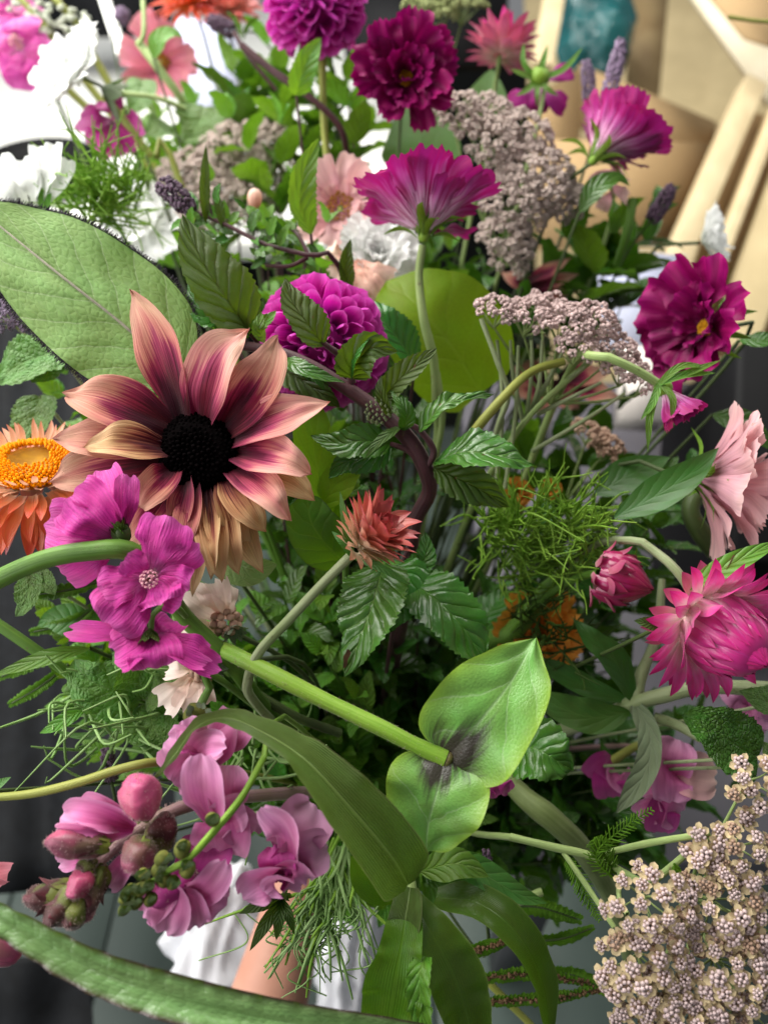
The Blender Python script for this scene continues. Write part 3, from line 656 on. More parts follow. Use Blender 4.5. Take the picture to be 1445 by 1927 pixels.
def sepals(root, c, ax, n, L, hw, el, mat, reflex=.1, name='sepal', r0=0.):
    ms = petal_set(name, 2, mat, hw, .1, reflex, PR_LANCE, 8, 5, th=.5)
    whorl(root, name, c, ax, ms, n, L, el, r0, jit=.2, eljit=8)

# ---------------------------------------------------------------- the brown and salmon sunflower
sunf = thing('sunflower', 'large sunflower with salmon, wine and ochre petals round a black centre', 'sunflower', P(380, 855, .46))
SD = .45
SUN = [  # tip, base, half width, material, centre bend towards viewer, z of tip, facing
 ((120, 741), (322, 806), 54, M_SUN, 14, .455, (.1, .35, 1)), ((247, 545), (338, 792), 47, M_SUN, 10, .462, (-.35, .1, 1)),
 ((100, 826), (318, 838), 44, M_SUN, 8, .458, (.0, .2, 1)), ((92, 908), (325, 866), 50, M_SUN, 8, .462, (0, -.1, 1)),
 ((470, 618), (378, 795), 54, M_SUNP, -30, .446, (-.25, .15, 1)), ((523, 632), (422, 806), 48, M_SUN, 12, .45, (.25, .2, 1)),
 ((621, 757), (437, 828), 42, M_SUNP, -8, .447, (.1, .45, 1)), ((588, 893), (446, 845), 42, M_SUNP, -12, .44, (.1, .3, 1)),
 ((592, 942), (450, 868), 36, M_SUNO, -14, .455, (.1, .1, 1)), ((546, 980), (440, 875), 38, M_SUNP, -8, .437, (.35, .3, 1)),
 ((502, 1000), (434, 898), 34, M_SUNO, 2, .448, (.2, .1, 1)),
 ((158, 842), (318, 848), 38, M_SUNO, 12, .442, (0, .4, 1)), ((232, 1030), (330, 890), 50, M_SUN, 6, .455, (-.3, -.2, 1)),
 ((300, 1085), (352, 905), 40, M_SUN, 4, .457, (-.2, -.2, 1)), ((262, 960), (326, 876), 34, M_SUN, 8, .448, (-.2, -.2, 1)),
 ((495, 1078), (428, 905), 32, M_SUNO, 6, .456, (.25, -.1, 1)), ((450, 1080), (412, 912), 33, M_SUNO, 4, .446, (.05, -.1, 1)),
 ((418, 1098), (400, 920), 27, M_SUNO, 3, .443, (.2, -.15, 1)), ((398, 1090), (388, 920), 27, M_SUNO, -3, .441, (-.25, -.15, 1)),
 ((362, 1124), (378, 918), 32, M_SUNO, 3, .452, (-.1, -.15, 1)), ((345, 1040), (366, 908), 28, M_SUN, 0, .446, (-.25, -.2, 1)),
 ((470, 1040), (425, 902), 26, M_SUNO, 4, .451, (.3, 0, 1)), ((330, 1010), (346, 896), 30, M_SUN, 0, .451, (-.3, -.2, 1)),
]
for i, (t, b, hw, mt, bd, dz, fc) in enumerate(SUN):
    bx_, by_ = b; ctr = (380, 855)
    b2 = (bx_ + (ctr[0] - bx_) * .3, by_ + (ctr[1] - by_) * .3)
    dx, dy = t[0] - b2[0], t[1] - b2[1]; L = math.hypot(dx, dy); px_, py_ = -dy / L, dx / L
    q = lambda f, o, d: (b2[0] + dx * f + px_ * o, b2[1] + dy * f + py_ * o, d)
    pts = [q(0, 0, .462), q(.35, bd * .8, SD - .006 if dz < .455 else SD + .002), q(.7, bd, dz - .008), q(.9, bd * .4, dz - .002), q(1, 0, dz + .003)]
    part(sunf, 'petal', blade(PTS(pts), PX(hw * 1.02, SD), PR_SUN, 32, 15, vv(*fc), th=.25 + .1 * (i % 3), th2=.5, fold=.1, ruf=.09, rf=1.8, bump=.07, pleat=.06, seed=i + 1, wav=.05), mt)
ax = vv(-.08, .02, 1)
sd = part(sunf, 'seed_disc', revolve(P(384, 858, .470), ax, [(0, PX(70, .46)), (.008, PX(77, .46)), (.016, PX(71, .46)), (.021, PX(52, .46)), (.021, PX(26, .46)), (.0195, PX(.1, .46))], 32), M_SEED)
sp, sn = dome_pts(P(384, 858, .470) + ax * .008, ax, PX(74, .46), 420, .05, .6)
o = part(sunf, 'seed', blobs(sp, .0013, 5, 4, sn, 2.6), M_SEED, kind='stuff'); o.parent = sunf
hidden_stem(sunf, P(384, 870, .475), ax, S_GRN, .004)

# ---------------------------------------------------------------- big pale leaf on the left with its dark hairy margin
bl = thing('sunflower_leaf', 'big pale grey green leaf with dark hairy edge at the left', 'leaf', P(330, 700, .485))
prb = prof((0, .25), (.06, .62), (.2, .95), (.42, 1.0), (.68, .82), (.88, .45), (1, 0))
bpts = PTS([(338, 716, .482), (245, 622, .478), (112, 516, .475), (-48, 386, .487)])
bface = [vv(.05, .1, 1), vv(.0, .1, 1), vv(-.05, .12, 1), vv(-.2, .2, 1)]
bg = blade(bpts, PX(124, .478), prb, 60, 31, bface, th=.16, quilt=(.035, 7, 2.2), ruf=.03, rf=3, bump=.03, seed=5)
part(bl, 'blade', bg, L_BIG)
Vb = bg[0].reshape(60, 31, 3)
hp = []
for col in (0, 30):
    for i in range(0, 59):
        for k in range(8):
            f = (k + rnd.random()) / 8; p = Vb[i, col] * (1 - f) + Vb[i + 1, col] * f
            o_ = nz(Vb[i, col] - Vb[i, 15]); d_ = nz(o_ + nz(Vb[i + 1, col] - Vb[i, col]) * rnd.uniform(-.8, .8) + T_ * rnd.uniform(-.6, .8))
            hp.append(tube([p - o_ * .0010, p + d_ * rnd.uniform(.0010, .0034)], [.00032, .00012], 3, 3))
part(bl, 'margin_hair', join(hp), M_HAIR, kind='stuff')
part(bl, 'midrib', tube([p - T_ * -.0008 for p in cat(bpts, 12)], [.0011, .0005], 30, 6), plain_mat('dull_midrib', '7c7a68', '9a9484', 200, .7, .2, .2))
part(bl, 'stalk', tube([bpts[0], bpts[0] + vv(.5, -.6, -.5) * .05, GRIP], .002, 14, 6), S_GRN)

# ---------------------------------------------------------------- dahlias
def dahlia(label, c, ax, R, n, seed, sx=1., group=None):
    root = thing('dahlia', label, 'dahlia', c, group)
    prd = prof((0, .3), (.3, .62), (.62, .98), (.86, 1.0), (1, .62))
    ms = petal_set('petal', 5, M_DAH, .3, .10, .02, prd, 12, 13, th=1.0, th2=1.4, ruf=.04) + petal_set('petal', 3, M_DAH, .3, .08, -.04, prd, 12, 13, th=1.3, th2=2.0)
    my = petal_set('petal', 3, M_DAH, .32, .1, .05, prd, 12, 13, th=1.5, th2=2.4)
    ax, u, v = basis(ax)
    q = fib_cap(n, -.72)
    part(root, 'core', revolve(c, ax, [(-.55*R, .02*R), (-.4*R, .4*R), (0, .58*R), (.3*R, .5*R), (.5*R, .2*R), (.52*R, .001)], 16), M_DAH)
    for i, (x, y, z) in enumerate(q):
        d = nz(u * x + v * y + ax * z); age = min(1, (1 - z) / 1.1)
        rad = nz(u * x + v * y); dd = nz(d + rad * .1 + np.array([rnd.gauss(0, .09) for _ in range(3)]))
        nn = ax - dd * np.dot(ax, dd) + .4 * np.cross(dd, ax) * rnd.uniform(-1, 1)
        L = R * (.38 + .34 * age ** .7) * rnd.uniform(.85, 1.12)
        inst(root, 'petal', rnd.choice(my if age < .16 else ms), np.asarray(c) + d * (R * rnd.uniform(.95, 1.04) - L), dd, nn, L, sx=L * (1.12 + .2 * age))
    sepals(root, np.asarray(c) - ax * R * .75, -ax, 7, R * .5, .22, 70, L_MID)
    hidden_stem(root, np.asarray(c) - ax * R * .75, ax, S_DARK, .003)
    return root
dahlia('magenta ball dahlia beside the sunflower, half covered by mint leaves', P(605, 648, .53), vv(.05, -.2, 1), PX(124, .53), 150, 3)
dt = dahlia('magenta ball dahlia at the top edge of the picture', P(593, 15, .69), vv(-.15, .45, .9), PX(96, .69), 130, 4)
part(dt, 'stalk', tube(PTS([(607, 95, .70), (608, 200, .71), (618, 320, .72), (640, 470, .74)]), .0034, 16, 8), S_OLIVE)

# ---------------------------------------------------------------- cosmos
def cosmos_sets(mat, k=4, hw=.3, th=.35, ruf=.07, tooth=.12, bend=.12, reflex=0.05):
    out = []
    for i in range(k):
        out += petal_set('petal', 1, mat, hw, bend, reflex, PR_FAN, 16, 13, th=th, th2=th * .4, ruf=ruf, rf=2, pleat=.05, tip=fringe(9 + 2 * i, tooth, rnd.randrange(9999)), bump=.05)
    return out
def calyx(root, c, ax, L, mat=None, el=52):
    mat = mat or L_LIME
    part(root, 'receptacle', egg(np.asarray(c) - nz(ax) * L * .3, ax, L * .5, L * .2, 12, 8), S_BRIGHT)
    ms = petal_set('sepal', 3, mat, .12, .1, -.45, PR_LANCE, 10, 5, th=.6)
    whorl(root, 'sepal', np.asarray(c) - nz(ax) * L * .15, ax, ms, 8, L * 1.35, el, L * .2, jit=.25, eljit=20 if el < 60 else 6)
    m2 = petal_set('inner_sepal', 2, mat, .2, .06, 0, PR_LANCE, 8, 5, th=.7)
    whorl(root, 'inner_sepal', c, ax, m2, 7, L * .75, 35 if el < 60 else 100, L * .2, jit=.15)
def cosmos(label, c, ax, L, layers, mat, disc=M_YEL, sepal=True, hstem=S_DARK, disc_r=.2, name='cosmos', cat_='cosmos', setkw=None, group=None):
    root = thing(name, label, cat_, c, group); ax = nz(ax)
    ms = cosmos_sets(mat, **(setkw or {}))
    for (n, l, el, off) in layers:
        whorl(root, 'petal', c, ax, ms, n, L * l, el, L * .06, off, jit=.2, eljit=11, ljit=.14)
    if disc_r:
        p, nn = dome_pts(np.asarray(c) + ax * L * .02, ax, L * disc_r, 70, .1, .6)
        part(root, 'disc', blobs(p, L * .035, 5, 4, nn, 2.), disc, kind='stuff')
    if sepal: calyx(root, np.asarray(c) - ax * L * (.02 if layers[0][2] < 68 else .1), ax, L * .38, None, 52 if layers[0][2] < 68 else 104)
    if hstem: hidden_stem(root, np.asarray(c) - ax * L * .12, ax, hstem, .0016)
    return root
c1 = cosmos('magenta and lilac striped double cosmos in profile above the round green leaf', P(797, 437, .555), vv(.04, .98, -.1), PX(146, .555),
            [(9, .98, 60, 0), (9, .98, 48, .5), (8, .95, 34, .2), (8, .9, 18, .6)], M_COS, hstem=None, disc_r=0, setkw=dict(hw=.27, th=.8, tooth=.07, ruf=.13, bend=.06, reflex=-.1, k=6))
stem(c1, [(795, 462, .557), (788, 520, .56), (796, 600, .56), (815, 680, .565), (822, 760, .575), (820, 840, .60), (790, 1000, .66)], [15, 17, 17, 18, 17, 15, 12], S_PALE, extra=[GRIP])
c2 = cosmos('dark magenta double cosmos facing the viewer at the top', P(764, 148, .63), vv(.05, -.22, 1), PX(106, .63),
            [(9, .95, 82, 0), (8, .85, 66, .5), (7, .7, 48, .2), (5, .5, 30, .6)], M_COSD, disc=M_OCH, disc_r=.12, setkw=dict(hw=.3, th=.8, tooth=.08, ruf=.2, k=6))
c3 = cosmos('purple and lilac cosmos in profile in front of the cardboard box', P(1120, 297, .66), vv(.62, .75, .02), PX(124, .66),
            [(9, 1., 50, 0), (9, .95, 34, .5), (6, .85, 16, .2)], M_COS, disc_r=0, setkw=dict(hw=.3, th=.7, tooth=.05, ruf=.08, bend=.05, reflex=-.08, k=6))
c4 = cosmos('deep crimson double cosmos at the right edge against the pale board', P(1330, 618, .56), vv(-.88, .05, .45), PX(122, .56),
            [(8, 1.02, 76, 0), (6, .8, 60, .5), (4, .45, 42, .2)], M_COSD, disc=M_OCH, disc_r=.08, setkw=dict(hw=.36, th=.5, tooth=.05, ruf=.2, k=6))
c5 = cosmos('small purple cosmos hanging below the crimson one with long green sepals', P(1248, 732, .50), vv(.45, -.7, .2), PX(78, .50),
            [(7, .95, 40, 0), (6, .9, 22, .5)], M_COS, hstem=None, disc_r=0, sepal=False, setkw=dict(hw=.34, th=.6, tooth=.08, ruf=.05))
stem(c5, [(1238, 722, .498), (1190, 694, .495), (1118, 671, .50)], [17, 16, 15], S_PALE, extra=[P(1060, 720, .56), P(900, 1100, .68), GRIP])
part(c5, 'receptacle', egg(P(1236, 716, .50), vv(.5, -.7, .2), PX(34, .5), PX(17, .5), 12, 8), S_BRIGHT)
for t, m in (((1355, 678), (1300, 700)), ((1345, 702), (1290, 706)), ((1218, 850), (1222, 780)), ((1262, 790), (1264, 750)), ((1205, 790), (1226, 760)), ((1332, 690), (1280, 690))):
    sheet(c5, 'sepal', [(1240, 722, .492), (m[0], m[1], .486), (t[0], t[1], .487)], 8, L_LIME, pr=PR_LINE, n=10, m=5, th=.6, face=vv(0, .5, 1))
c6 = cosmos('pale pink cosmos with ochre centre behind the striped magenta cosmos', P(640, 392, .66), vv(-.05, -.05, 1), PX(88, .66),
            [(8, 1., 76, 0), (5, .55, 62, .4)], M_PINK, disc=M_OCH, disc_r=.3, setkw=dict(hw=.36, th=.4, tooth=.06))
c7 = cosmos('pale pink double cosmos in profile at the right edge', P(1310, 900, .52), vv(.9, -.05, .2), PX(158, .52),
            [(11, 1.02, 66, 0), (11, 1., 48, .5), (9, .95, 28, .2)], M_PINK, disc_r=0, setkw=dict(hw=.2, th=.9, tooth=.04, ruf=.08, bend=.05, reflex=-.12, k=6))
c8 = cosmos('blurred rose pink cosmos near the top left behind the white flower', P(305, 118, .95), vv(.1, -.35, .9), PX(75, .95),
            [(7, 1., 70, 0)], M_ROSE, disc=M_OCH, setkw=dict(hw=.34, tooth=.05))
# peach and white blooms between the dahlia and the round leaf
pk = thing('peach_cosmos', 'peach pink ruffled cosmos peeping above the ball dahlia', 'cosmos', P(665, 470, .64))
for t, b, w in (((712, 578), (668, 490), 34), ((735, 545), (672, 488), 34), ((672, 570), (662, 490), 30), ((628, 530), (658, 488), 26), ((612, 470), (650, 480), 26)):
    sheet(pk, 'petal', [(b[0], b[1], .612), ((b[0] + t[0]) / 2, (b[1] + t[1]) / 2, .602), (t[0], t[1], .606)], w, M_PEACH, pr=PR_FAN, n=16, m=13, th=.4, ruf=.09, tip=fringe(11, .07, t[0]), face=vv(rnd.uniform(-.3, .3), .2, 1))
hidden_stem(pk, P(660, 485, .614), T_, S_DARK, .0016)
def ruffled(name, label, cat_, c, ax, L, n, mat, d, layers=((9, 1, 78), (9, .85, 58), (8, .65, 38), (6, .45, 18)), ruf=.16, disc=None, hw=.36):
    root = thing(name, label, cat_, c)
    ms = []
    for i in range(4): ms += petal_set('petal', 1, mat, hw, .1, .05, PR_FAN, 16, 13, th=.35, ruf=ruf, rf=2.5, tip=fringe(10 + i, .08, i + 40), bump=.07)
    for k, (n_, l, el) in enumerate(layers): whorl(root, 'petal', c, ax, ms, n_, L * l, el, L * .05, k * .37, jit=.2, eljit=10)
    hidden_stem(root, np.asarray(c) - nz(ax) * L * .1, ax, S_DARK, .0016)
    if disc is not None:
        p, nn = dome_pts(c, ax, L * .2, 40, .2, .8); part(root, 'stamens', blobs(p, L * .03, 5, 4, nn, 2.5), disc, kind='stuff')
    return root
ruffled('white_bloom', 'white frilly bloom between the pale pink cosmos and the round green leaf', 'flower', P(708, 488, .632), vv(.15, .3, 1), PX(82, .632), 20, M_WHITE, .632)
ws = ruffled('scabious', 'large white frilly scabious at the top left against the bright worktop', 'scabious', P(150, 140, .70), vv(-.5, .28, .8), PX(94, .70), 16, M_WHITE, .7, ((8, 1.08, 84), (8, .8, 62), (9, .45, 40)), .14, None, .5)
sepals(ws, P(190, 165, .70), vv(.72, -.3, -.4), 7, PX(62, .7), .22, 60, L_GREY)
stem(ws, [(198, 180, .705), (240, 235, .71), (290, 300, .72), (350, 370, .73)], 13, S_OLIVE, extra=[GRIP])
ruffled('white_bloom', 'blurred white bloom behind the upper edge of the big pale leaf', 'flower', P(285, 425, .80), vv(-.2, .1, 1), PX(75, .8), 12, M_WHITE, .8, ((7, 1.1, 80), (6, .7, 50)), .08)
ruffled('white_bloom', 'blurred white bloom in front of the wooden rail at the right', 'flower', P(1320, 455, .72), vv(.75, .2, .3), PX(62, .72), 8, M_WHITE, .72, ((6, 1.1, 72), (5, .9, 45)), .06)
wl = thing('white_snapdragon', 'white open flower at the left edge in front of the black bucket', 'flower', P(60, 390, .60))
for t, b, w, f in (((105, 270), (70, 395), 26, (-.3, 0, 1)), ((-10, 300), (55, 390), 30, (.1, .5, 1)), ((-30, 345), (50, 400), 36, (0, .6, 1)), ((128, 300), (85, 390), 18, (.4, .1, 1)), ((-20, 400), (60, 410), 34, (0, .2, 1)), ((40, 300), (66, 395), 30, (0, .2, 1)), ((70, 275), (75, 380), 18, (.5, 0, 1))):
    sheet(wl, 'petal', [(b[0], b[1], .60), ((b[0] * .5 + t[0] * .5) + 6, (b[1] + t[1]) / 2, .588), (t[0], t[1], .592)], w, M_WHITE, pr=PR_FAN, n=16, m=11, th=.5, ruf=.14, rf=2, face=vv(*f))
for x in (78, 92): sheet(wl, 'sepal', [(82, 410, .597), (x, 375, .592), (x + 2, 335, .594)], 6, L_MID, pr=PR_LANCE, n=8, m=5, th=.5)
hidden_stem(wl, P(80, 412, .60), vv(0, 1, 0), S_DARK, .002)

# ---------------------------------------------------------------- peach cream cosmos at lower left
def petals(root, rows, mat, pr=PR_FAN, d=None, name='petal', n=18, m=13, th=.35, ruf=.05, rf=2, dm=.008, tooth=0, tk=9, bump=.04, th2=None):
    """rows: tip, base, half width, facing, tip distance, material or None"""
    for i, r in enumerate(rows):
        t, b, w, f = r[:4]; dt_ = r[4] if len(r) > 4 else d; mt = r[5] if len(r) > 5 and r[5] else mat
        db = d if d else dt_
        bend = r[6] if len(r) > 6 else 0
        L = math.hypot(t[0] - b[0], t[1] - b[1]) + 1e-6; nx_, ny_ = -(t[1] - b[1]) / L, (t[0] - b[0]) / L
        mid = ((b[0] + t[0]) / 2 + nx_ * bend, (b[1] + t[1]) / 2 + ny_ * bend)
        tp = fringe(tk, tooth, i * 7 + int(t[0])) if tooth else None
        sheet(root, name, [(b[0], b[1], db), (mid[0], mid[1], (db + dt_) / 2 - dm), (t[0], t[1], dt_)], w, mt, pr=pr, n=n, m=m, th=th, th2=th2, ruf=ruf, rf=rf, face=vv(*f), tip=tp, bump=bump)
cr = thing('cream_cosmos', 'cream pink cosmos in profile below the sunflower with a dark dry calyx', 'cosmos', P(430, 1175, .47))
petals(cr, [((322, 1180), (425, 1185), 32, (.2, .5, 1), .468), ((345, 1110), (420, 1170), 34, (-.2, .4, 1), .462), ((395, 1090), (425, 1165), 34, (0, .2, 1), .462), ((420, 1100), (432, 1165), 26, (.4, 0, 1), .465)], M_CREAM, d=.472, tooth=.09, ruf=.08)
sepals(cr, P(432, 1178, .468), vv(.5, -.55, .5), 8, PX(38, .47), .26, 55, L_GREY)
part(cr, 'calyx', blobs(dome_pts(P(425, 1172, .472), vv(.4, -.3, .8), PX(26, .47), 22, -.2)[0], PX(9, .47), 6, 5), M_YARB, kind='stuff')
hidden_stem(cr, P(440, 1190, .475), vv(-.5, .4, 0), S_DARK, .0016)
cr2 = thing('cream_cosmos', 'cream and peach cosmos with drooping petals above the pink snapdragons', 'cosmos', P(375, 1265, .46))
petals(cr2, [((300, 1335), (365, 1265), 34, (-.3, .1, 1), .452), ((345, 1345), (372, 1265), 32, (0, .1, 1), .448), ((378, 1330), (380, 1262), 28, (.3, .1, 1), .452), ((310, 1262), (366, 1258), 22, (0, .6, 1), .456)], M_CREAM, d=.462, tooth=.1, ruf=.08)
part(cr2, 'calyx', blobs(dome_pts(P(385, 1262, .458), vv(.4, .3, .8), PX(22, .46), 20, -.2)[0], PX(8, .46), 6, 5), M_YARB, kind='stuff')
sepals(cr2, P(395, 1262, .456), vv(.8, .2, .5), 7, PX(36, .46), .24, 50, L_GREY)
hidden_stem(cr2, P(400, 1264, .465), vv(-.7, 0, 0), S_DARK, .0016)

# ---------------------------------------------------------------- mallows
def stamen(root, c, ax, L, r):
    ax = nz(ax)
    part(root, 'column', tube([c, np.asarray(c) + ax * L], [r * .5, r * .35], 5, 8), M_STAM)
    p, nn = dome_pts(np.asarray(c) + ax * L * .8, ax, r, 34, -.5, 1.2)
    part(root, 'anthers', blobs(p, r * .22, 5, 4, nn), M_STAM, kind='stuff')
PR_MAL = prof((0, .1), (.15, .4), (.45, .85), (.75, 1.0), (.93, .8), (1, .5))
m1 = thing('mallow_flower', 'magenta mallow seen from behind in front of the sunflower petals', 'mallow', P(232, 1012, .415))
petals(m1, [((112, 1080), (226, 1018), 44, (.0, -.5, 1), .425), ((85, 985), (226, 1010), 56, (-.3, .1, 1), .418), ((190, 882), (228, 1008), 46, (-.1, .1, 1), .422),
            ((130, 930), (226, 1010), 62, (-.2, .2, 1), .408), ((240, 888), (234, 1005), 25, (.6, .1, 1), .412)], M_MAL, PR_MAL, .416, n=24, m=19, th=.5, ruf=.08, bump=.06, tooth=.05, tk=5)
part(m1, 'calyx', egg(P(236, 1022, .414), vv(-.2, .9, .2), PX(40, .414), PX(18, .414), 10, 7, 5, .12), S_DARK)
sepals(m1, P(234, 1012, .412), vv(-.3, .9, .3), 5, PX(42, .412), .3, 30, L_MINTU)
m2 = thing('mallow_flower', 'open magenta mallow facing the viewer with pale centre, lower left of the sunflower', 'mallow', P(284, 1085, .405))
petals(m2, [((320, 968), (284, 1078), 56, (0, .1, 1), .398), ((374, 1020), (292, 1080), 40, (.3, 0, 1), .402), ((352, 1120), (292, 1088), 50, (.25, -.2, 1), .396), ((300, 1140), (288, 1090), 52, (0, -.3, 1), .394),
            ((196, 1176), (280, 1090), 62, (-.2, -.25, 1), .395), ((180, 1110), (278, 1086), 44, (-.3, .3, 1), .398), ((232, 1050), (280, 1082), 30, (-.5, .4, 1), .396)], M_MAL, PR_MAL, .404, n=24, m=19, th=-.25, ruf=.1, bump=.06, tooth=.05, tk=6, dm=.002)
stamen(m2, P(285, 1086, .403), vv(.1, -.15, 1), .006, PX(14, .4))
part(m2, 'stem', tube(PTS([(284, 1088, .406), (300, 1130, .43), (320, 1150, .45)]), .0016, 8, 6), S_GRN)
m3 = thing('mallow_flower', 'magenta mallow seen edge on from below with a small green calyx', 'mallow', P(285, 1190, .41))
petals(m3, [((122, 1188), (285, 1196), 26, (0, .7, .7), .412), ((210, 1235), (282, 1190), 44, (0, .4, 1), .40), ((300, 1260), (285, 1192), 52, (.1, .3, 1), .398), ((400, 1245), (292, 1194), 34, (.1, .7, .8), .405), ((420, 1262), (300, 1205), 26, (.2, .4, 1), .408),
            ((200, 1150), (280, 1195), 40, (-.2, .3, 1), .422), ((330, 1165), (288, 1200), 34, (.1, .3, 1), .424)], M_MAL, PR_MAL, .412, n=24, m=19, th=.3, ruf=.1, bump=.06, tooth=.06, tk=6)
sepals(m3, P(283, 1182, .405), vv(.1, -.85, .3), 6, PX(40, .41), .3, 55, L_MINTU)
stem(m3, [(285, 1184, .407), (287, 1160, .408), (304, 1143, .415), (330, 1142, .425), (350, 1160, .44)], [11, 11, 12, 13, 13], S_GRN)
m4 = thing('mallow_flower', 'blurred purple mallow hanging below the white scabious', 'mallow', P(212, 235, .72))
petals(m4, [((150, 225), (212, 225), 30, (-.2, .2, 1)), ((180, 285), (210, 232), 36, (0, 0, 1)), ((240, 290), (215, 232), 36, (.1, 0, 1)), ((268, 235), (216, 228), 30, (.3, .2, 1)), ((205, 190), (212, 226), 28, (0, .3, 1))], M_MAL, PR_MAL, .72, n=14, m=11)
hidden_stem(m4, P(212, 232, .725), T_, S_DARK)
m5 = thing('mallow_flower', 'blurred magenta mallow in the top left corner beside the pale floret spikes', 'mallow', P(40, 90, .80))
petals(m5, [((-10, 60), (40, 88), 40, (-.2, .2, 1)), ((40, 30), (40, 86), 38, (0, .2, 1)), ((95, 75), (42, 88), 38, (.2, .1, 1)), ((45, 170), (40, 92), 42, (0, -.2, 1)), ((0, 130), (38, 92), 36, (-.2, -.2, 1)), ((90, 140), (44, 92), 34, (.2, -.1, 1))], M_MAL, PR_MAL, .80, n=14, m=11, th=-.2)
stamen(m5, P(38, 88, .79), T_, .01, PX(10, .8)); hidden_stem(m5, P(40, 95, .81), T_, S_DARK)
m6 = thing('mallow_flower', 'blurred magenta petals at the top left corner above the other mallow', 'mallow', P(30, 10, .86))
petals(m6, [((-20, 20), (30, 8), 40, (0, 0, 1)), ((70, 10), (30, 5), 34, (0, .3, 1)), ((30, 45), (30, 5), 36, (0, 0, 1)), ((90, 165), (100, 120), 26, (0, 0, 1))], M_MAL, PR_MAL, .86, n=12, m=9)

# ---------------------------------------------------------------- strawflowers
def bracts(mat, hw=.13, bend=.1, reflex=.0, k=3, th=.6): return petal_set('bract', k, mat, hw, bend, reflex, PR_BRACT, 9, 5, th=th)
sf = thing('strawflower', 'orange strawflower with a yellow ring centre at the left edge', 'strawflower', P(52, 905, .49))
ax = vv(.08, .82, .58); c = P(60, 878, .49)
p, nn = dome_pts(c, ax, PX(74, .49), 560, .0, .35)
q = [(a, b) for a, b in zip(p, nn) if np.linalg.norm(np.cross(a - c, ax)) > PX(36, .49)]
part(sf, 'florets', blobs([a for a, _ in q], .0011, 5, 4, [nz(b + ax) for _, b in q], 3.4), M_YEL, kind='stuff')
part(sf, 'disc', revolve(c, ax, [(-.004, PX(62, .49)), (.003, PX(58, .49)), (.0045, PX(40, .49)), (.003, PX(20, .49)), (.002, .0001)], 28), M_OCH)
for (n_, L, el, mt, r0, lf) in ((30, 62, 48, M_PALEB, 66, -.002), (28, 74, 66, M_PALEB, 66, -.004), (28, 84, 92, M_ORAN, 64, -.008), (26, 96, 118, M_ORAN, 58, -.012), (24, 105, 136, M_ORAN, 50, -.016), (18, 100, 150, M_CORAL, 42, -.02)):
    whorl(sf, 'bract', c, ax, bracts(mt, .15 if el > 80 else .1, .08, 0), n_, PX(L, .49), el, PX(r0, .49), rnd.random(), .06, .08, 5, lift=lf)
hidden_stem(sf, c - ax * .03, ax, S_GREYG, .002)
sc_ = thing('strawflower', 'half open coral strawflower on a curved grey green stem near the middle', 'strawflower', P(660, 1045, .45))
c = P(668, 1032, .45); ax = vv(.62, .52, .42)
for (n_, L, el, mt, lf, hw) in ((14, 50, 84, M_PALEB, 0, .17), (16, 66, 70, M_PALEB, .003, .15), (16, 84, 60, M_PALEB, .006, .13), (16, 96, 58, M_CORAL, .008, .13), (12, 92, 48, M_CORAL, .010, .17), (9, 72, 34, M_CORAL, .011, .3), (7, 62, 14, M_CORAL, .011, .4)):
    whorl(sc_, 'bract', c, ax, bracts(mt, hw, .1, .02), n_, PX(L, .45), el, PX(10, .45), rnd.random(), .1, .12, 7, lift=lf)
stem(sc_, [(664, 1042, .452), (610, 1100, .448), (540, 1170, .44), (490, 1225, .438), (468, 1275, .445), (478, 1318, .47)], [20, 19, 20, 21, 22, 22], S_GREYG, extra=[P(560, 1400, .56), GRIP])
for t, m in (((640, 925), (650, 985)), ((770, 1100), (720, 1070)), ((625, 1000), (645, 1020))): sheet(sc_, 'bract_leaf', [(662, 1044, .449), (m[0], m[1], .444), (t[0], t[1], .446)], 8, L_NARR, pr=PR_LINE, n=10, m=5)
def cone_bracts(root, c, ax, L, R, rows, mat, hw):
    """bracts that hug a closed pointed dome: rows of (count, start height, end height)"""
    ax, u, v = basis(ax)
    rad = lambda h: R * max(.02, math.sin(min(math.pi, 1.05 + h * 2.05))) ** .85
    for k, (n, h0, h1) in enumerate(rows):
        for i in range(n):
            a = 6.283 * (i + .5 * (k % 2)) / n + rnd.uniform(-.08, .08); r = u * math.cos(a) + v * math.sin(a); tw = rnd.uniform(-.12, .12)
            pts = []
            for f in (0, .35, .7, 1):
                h = h0 + (h1 - h0) * f * rnd.uniform(.97, 1.03); rr = u * math.cos(a + tw * f) + v * math.sin(a + tw * f)
                pts.append(np.asarray(c) + ax * L * h + rr * (rad(h) + (.0034 * f * f if h1 < .9 else .0006) + .0012 - .0006 * k))
            part(root, 'bract', blade(pts, hw * rnd.uniform(.8, 1.1), PR_BRACT, 14, 7, [r, r, nz(r + ax * .3), nz(r + ax)], th=-1.0, fold=-.1), mat)
sb = thing('strawflower', 'closed crimson strawflower bud beside the pink strawflower', 'strawflower', P(1125, 1075, .50))
c = P(1128, 1078, .505); ax = vv(.82, -.28, .45)
part(sb, 'bud_core', egg(c, ax, PX(92, .5), PX(32, .5), 14, 10), M_CRIM)
cone_bracts(sb, c, ax, PX(98, .5), PX(48, .5), [(8, -.02, .7), (7, .1, .95), (6, .2, 1.02)], M_CRIM, PX(22, .5))
for (n_, L, el, mt, r0, hw, lf) in ((7, 50, 46, M_RASP, 36, .36, .001), (7, 40, 80, M_RASP, 30, .36, -.003)):
    whorl(sb, 'bract', c, ax, petal_set('bract', 3, mt, hw, .18, .05, PR_ROUND, 10, 7, th=.6), n_, PX(L, .5), el, PX(r0, .5), rnd.random(), .08, .1, 6, lift=lf)
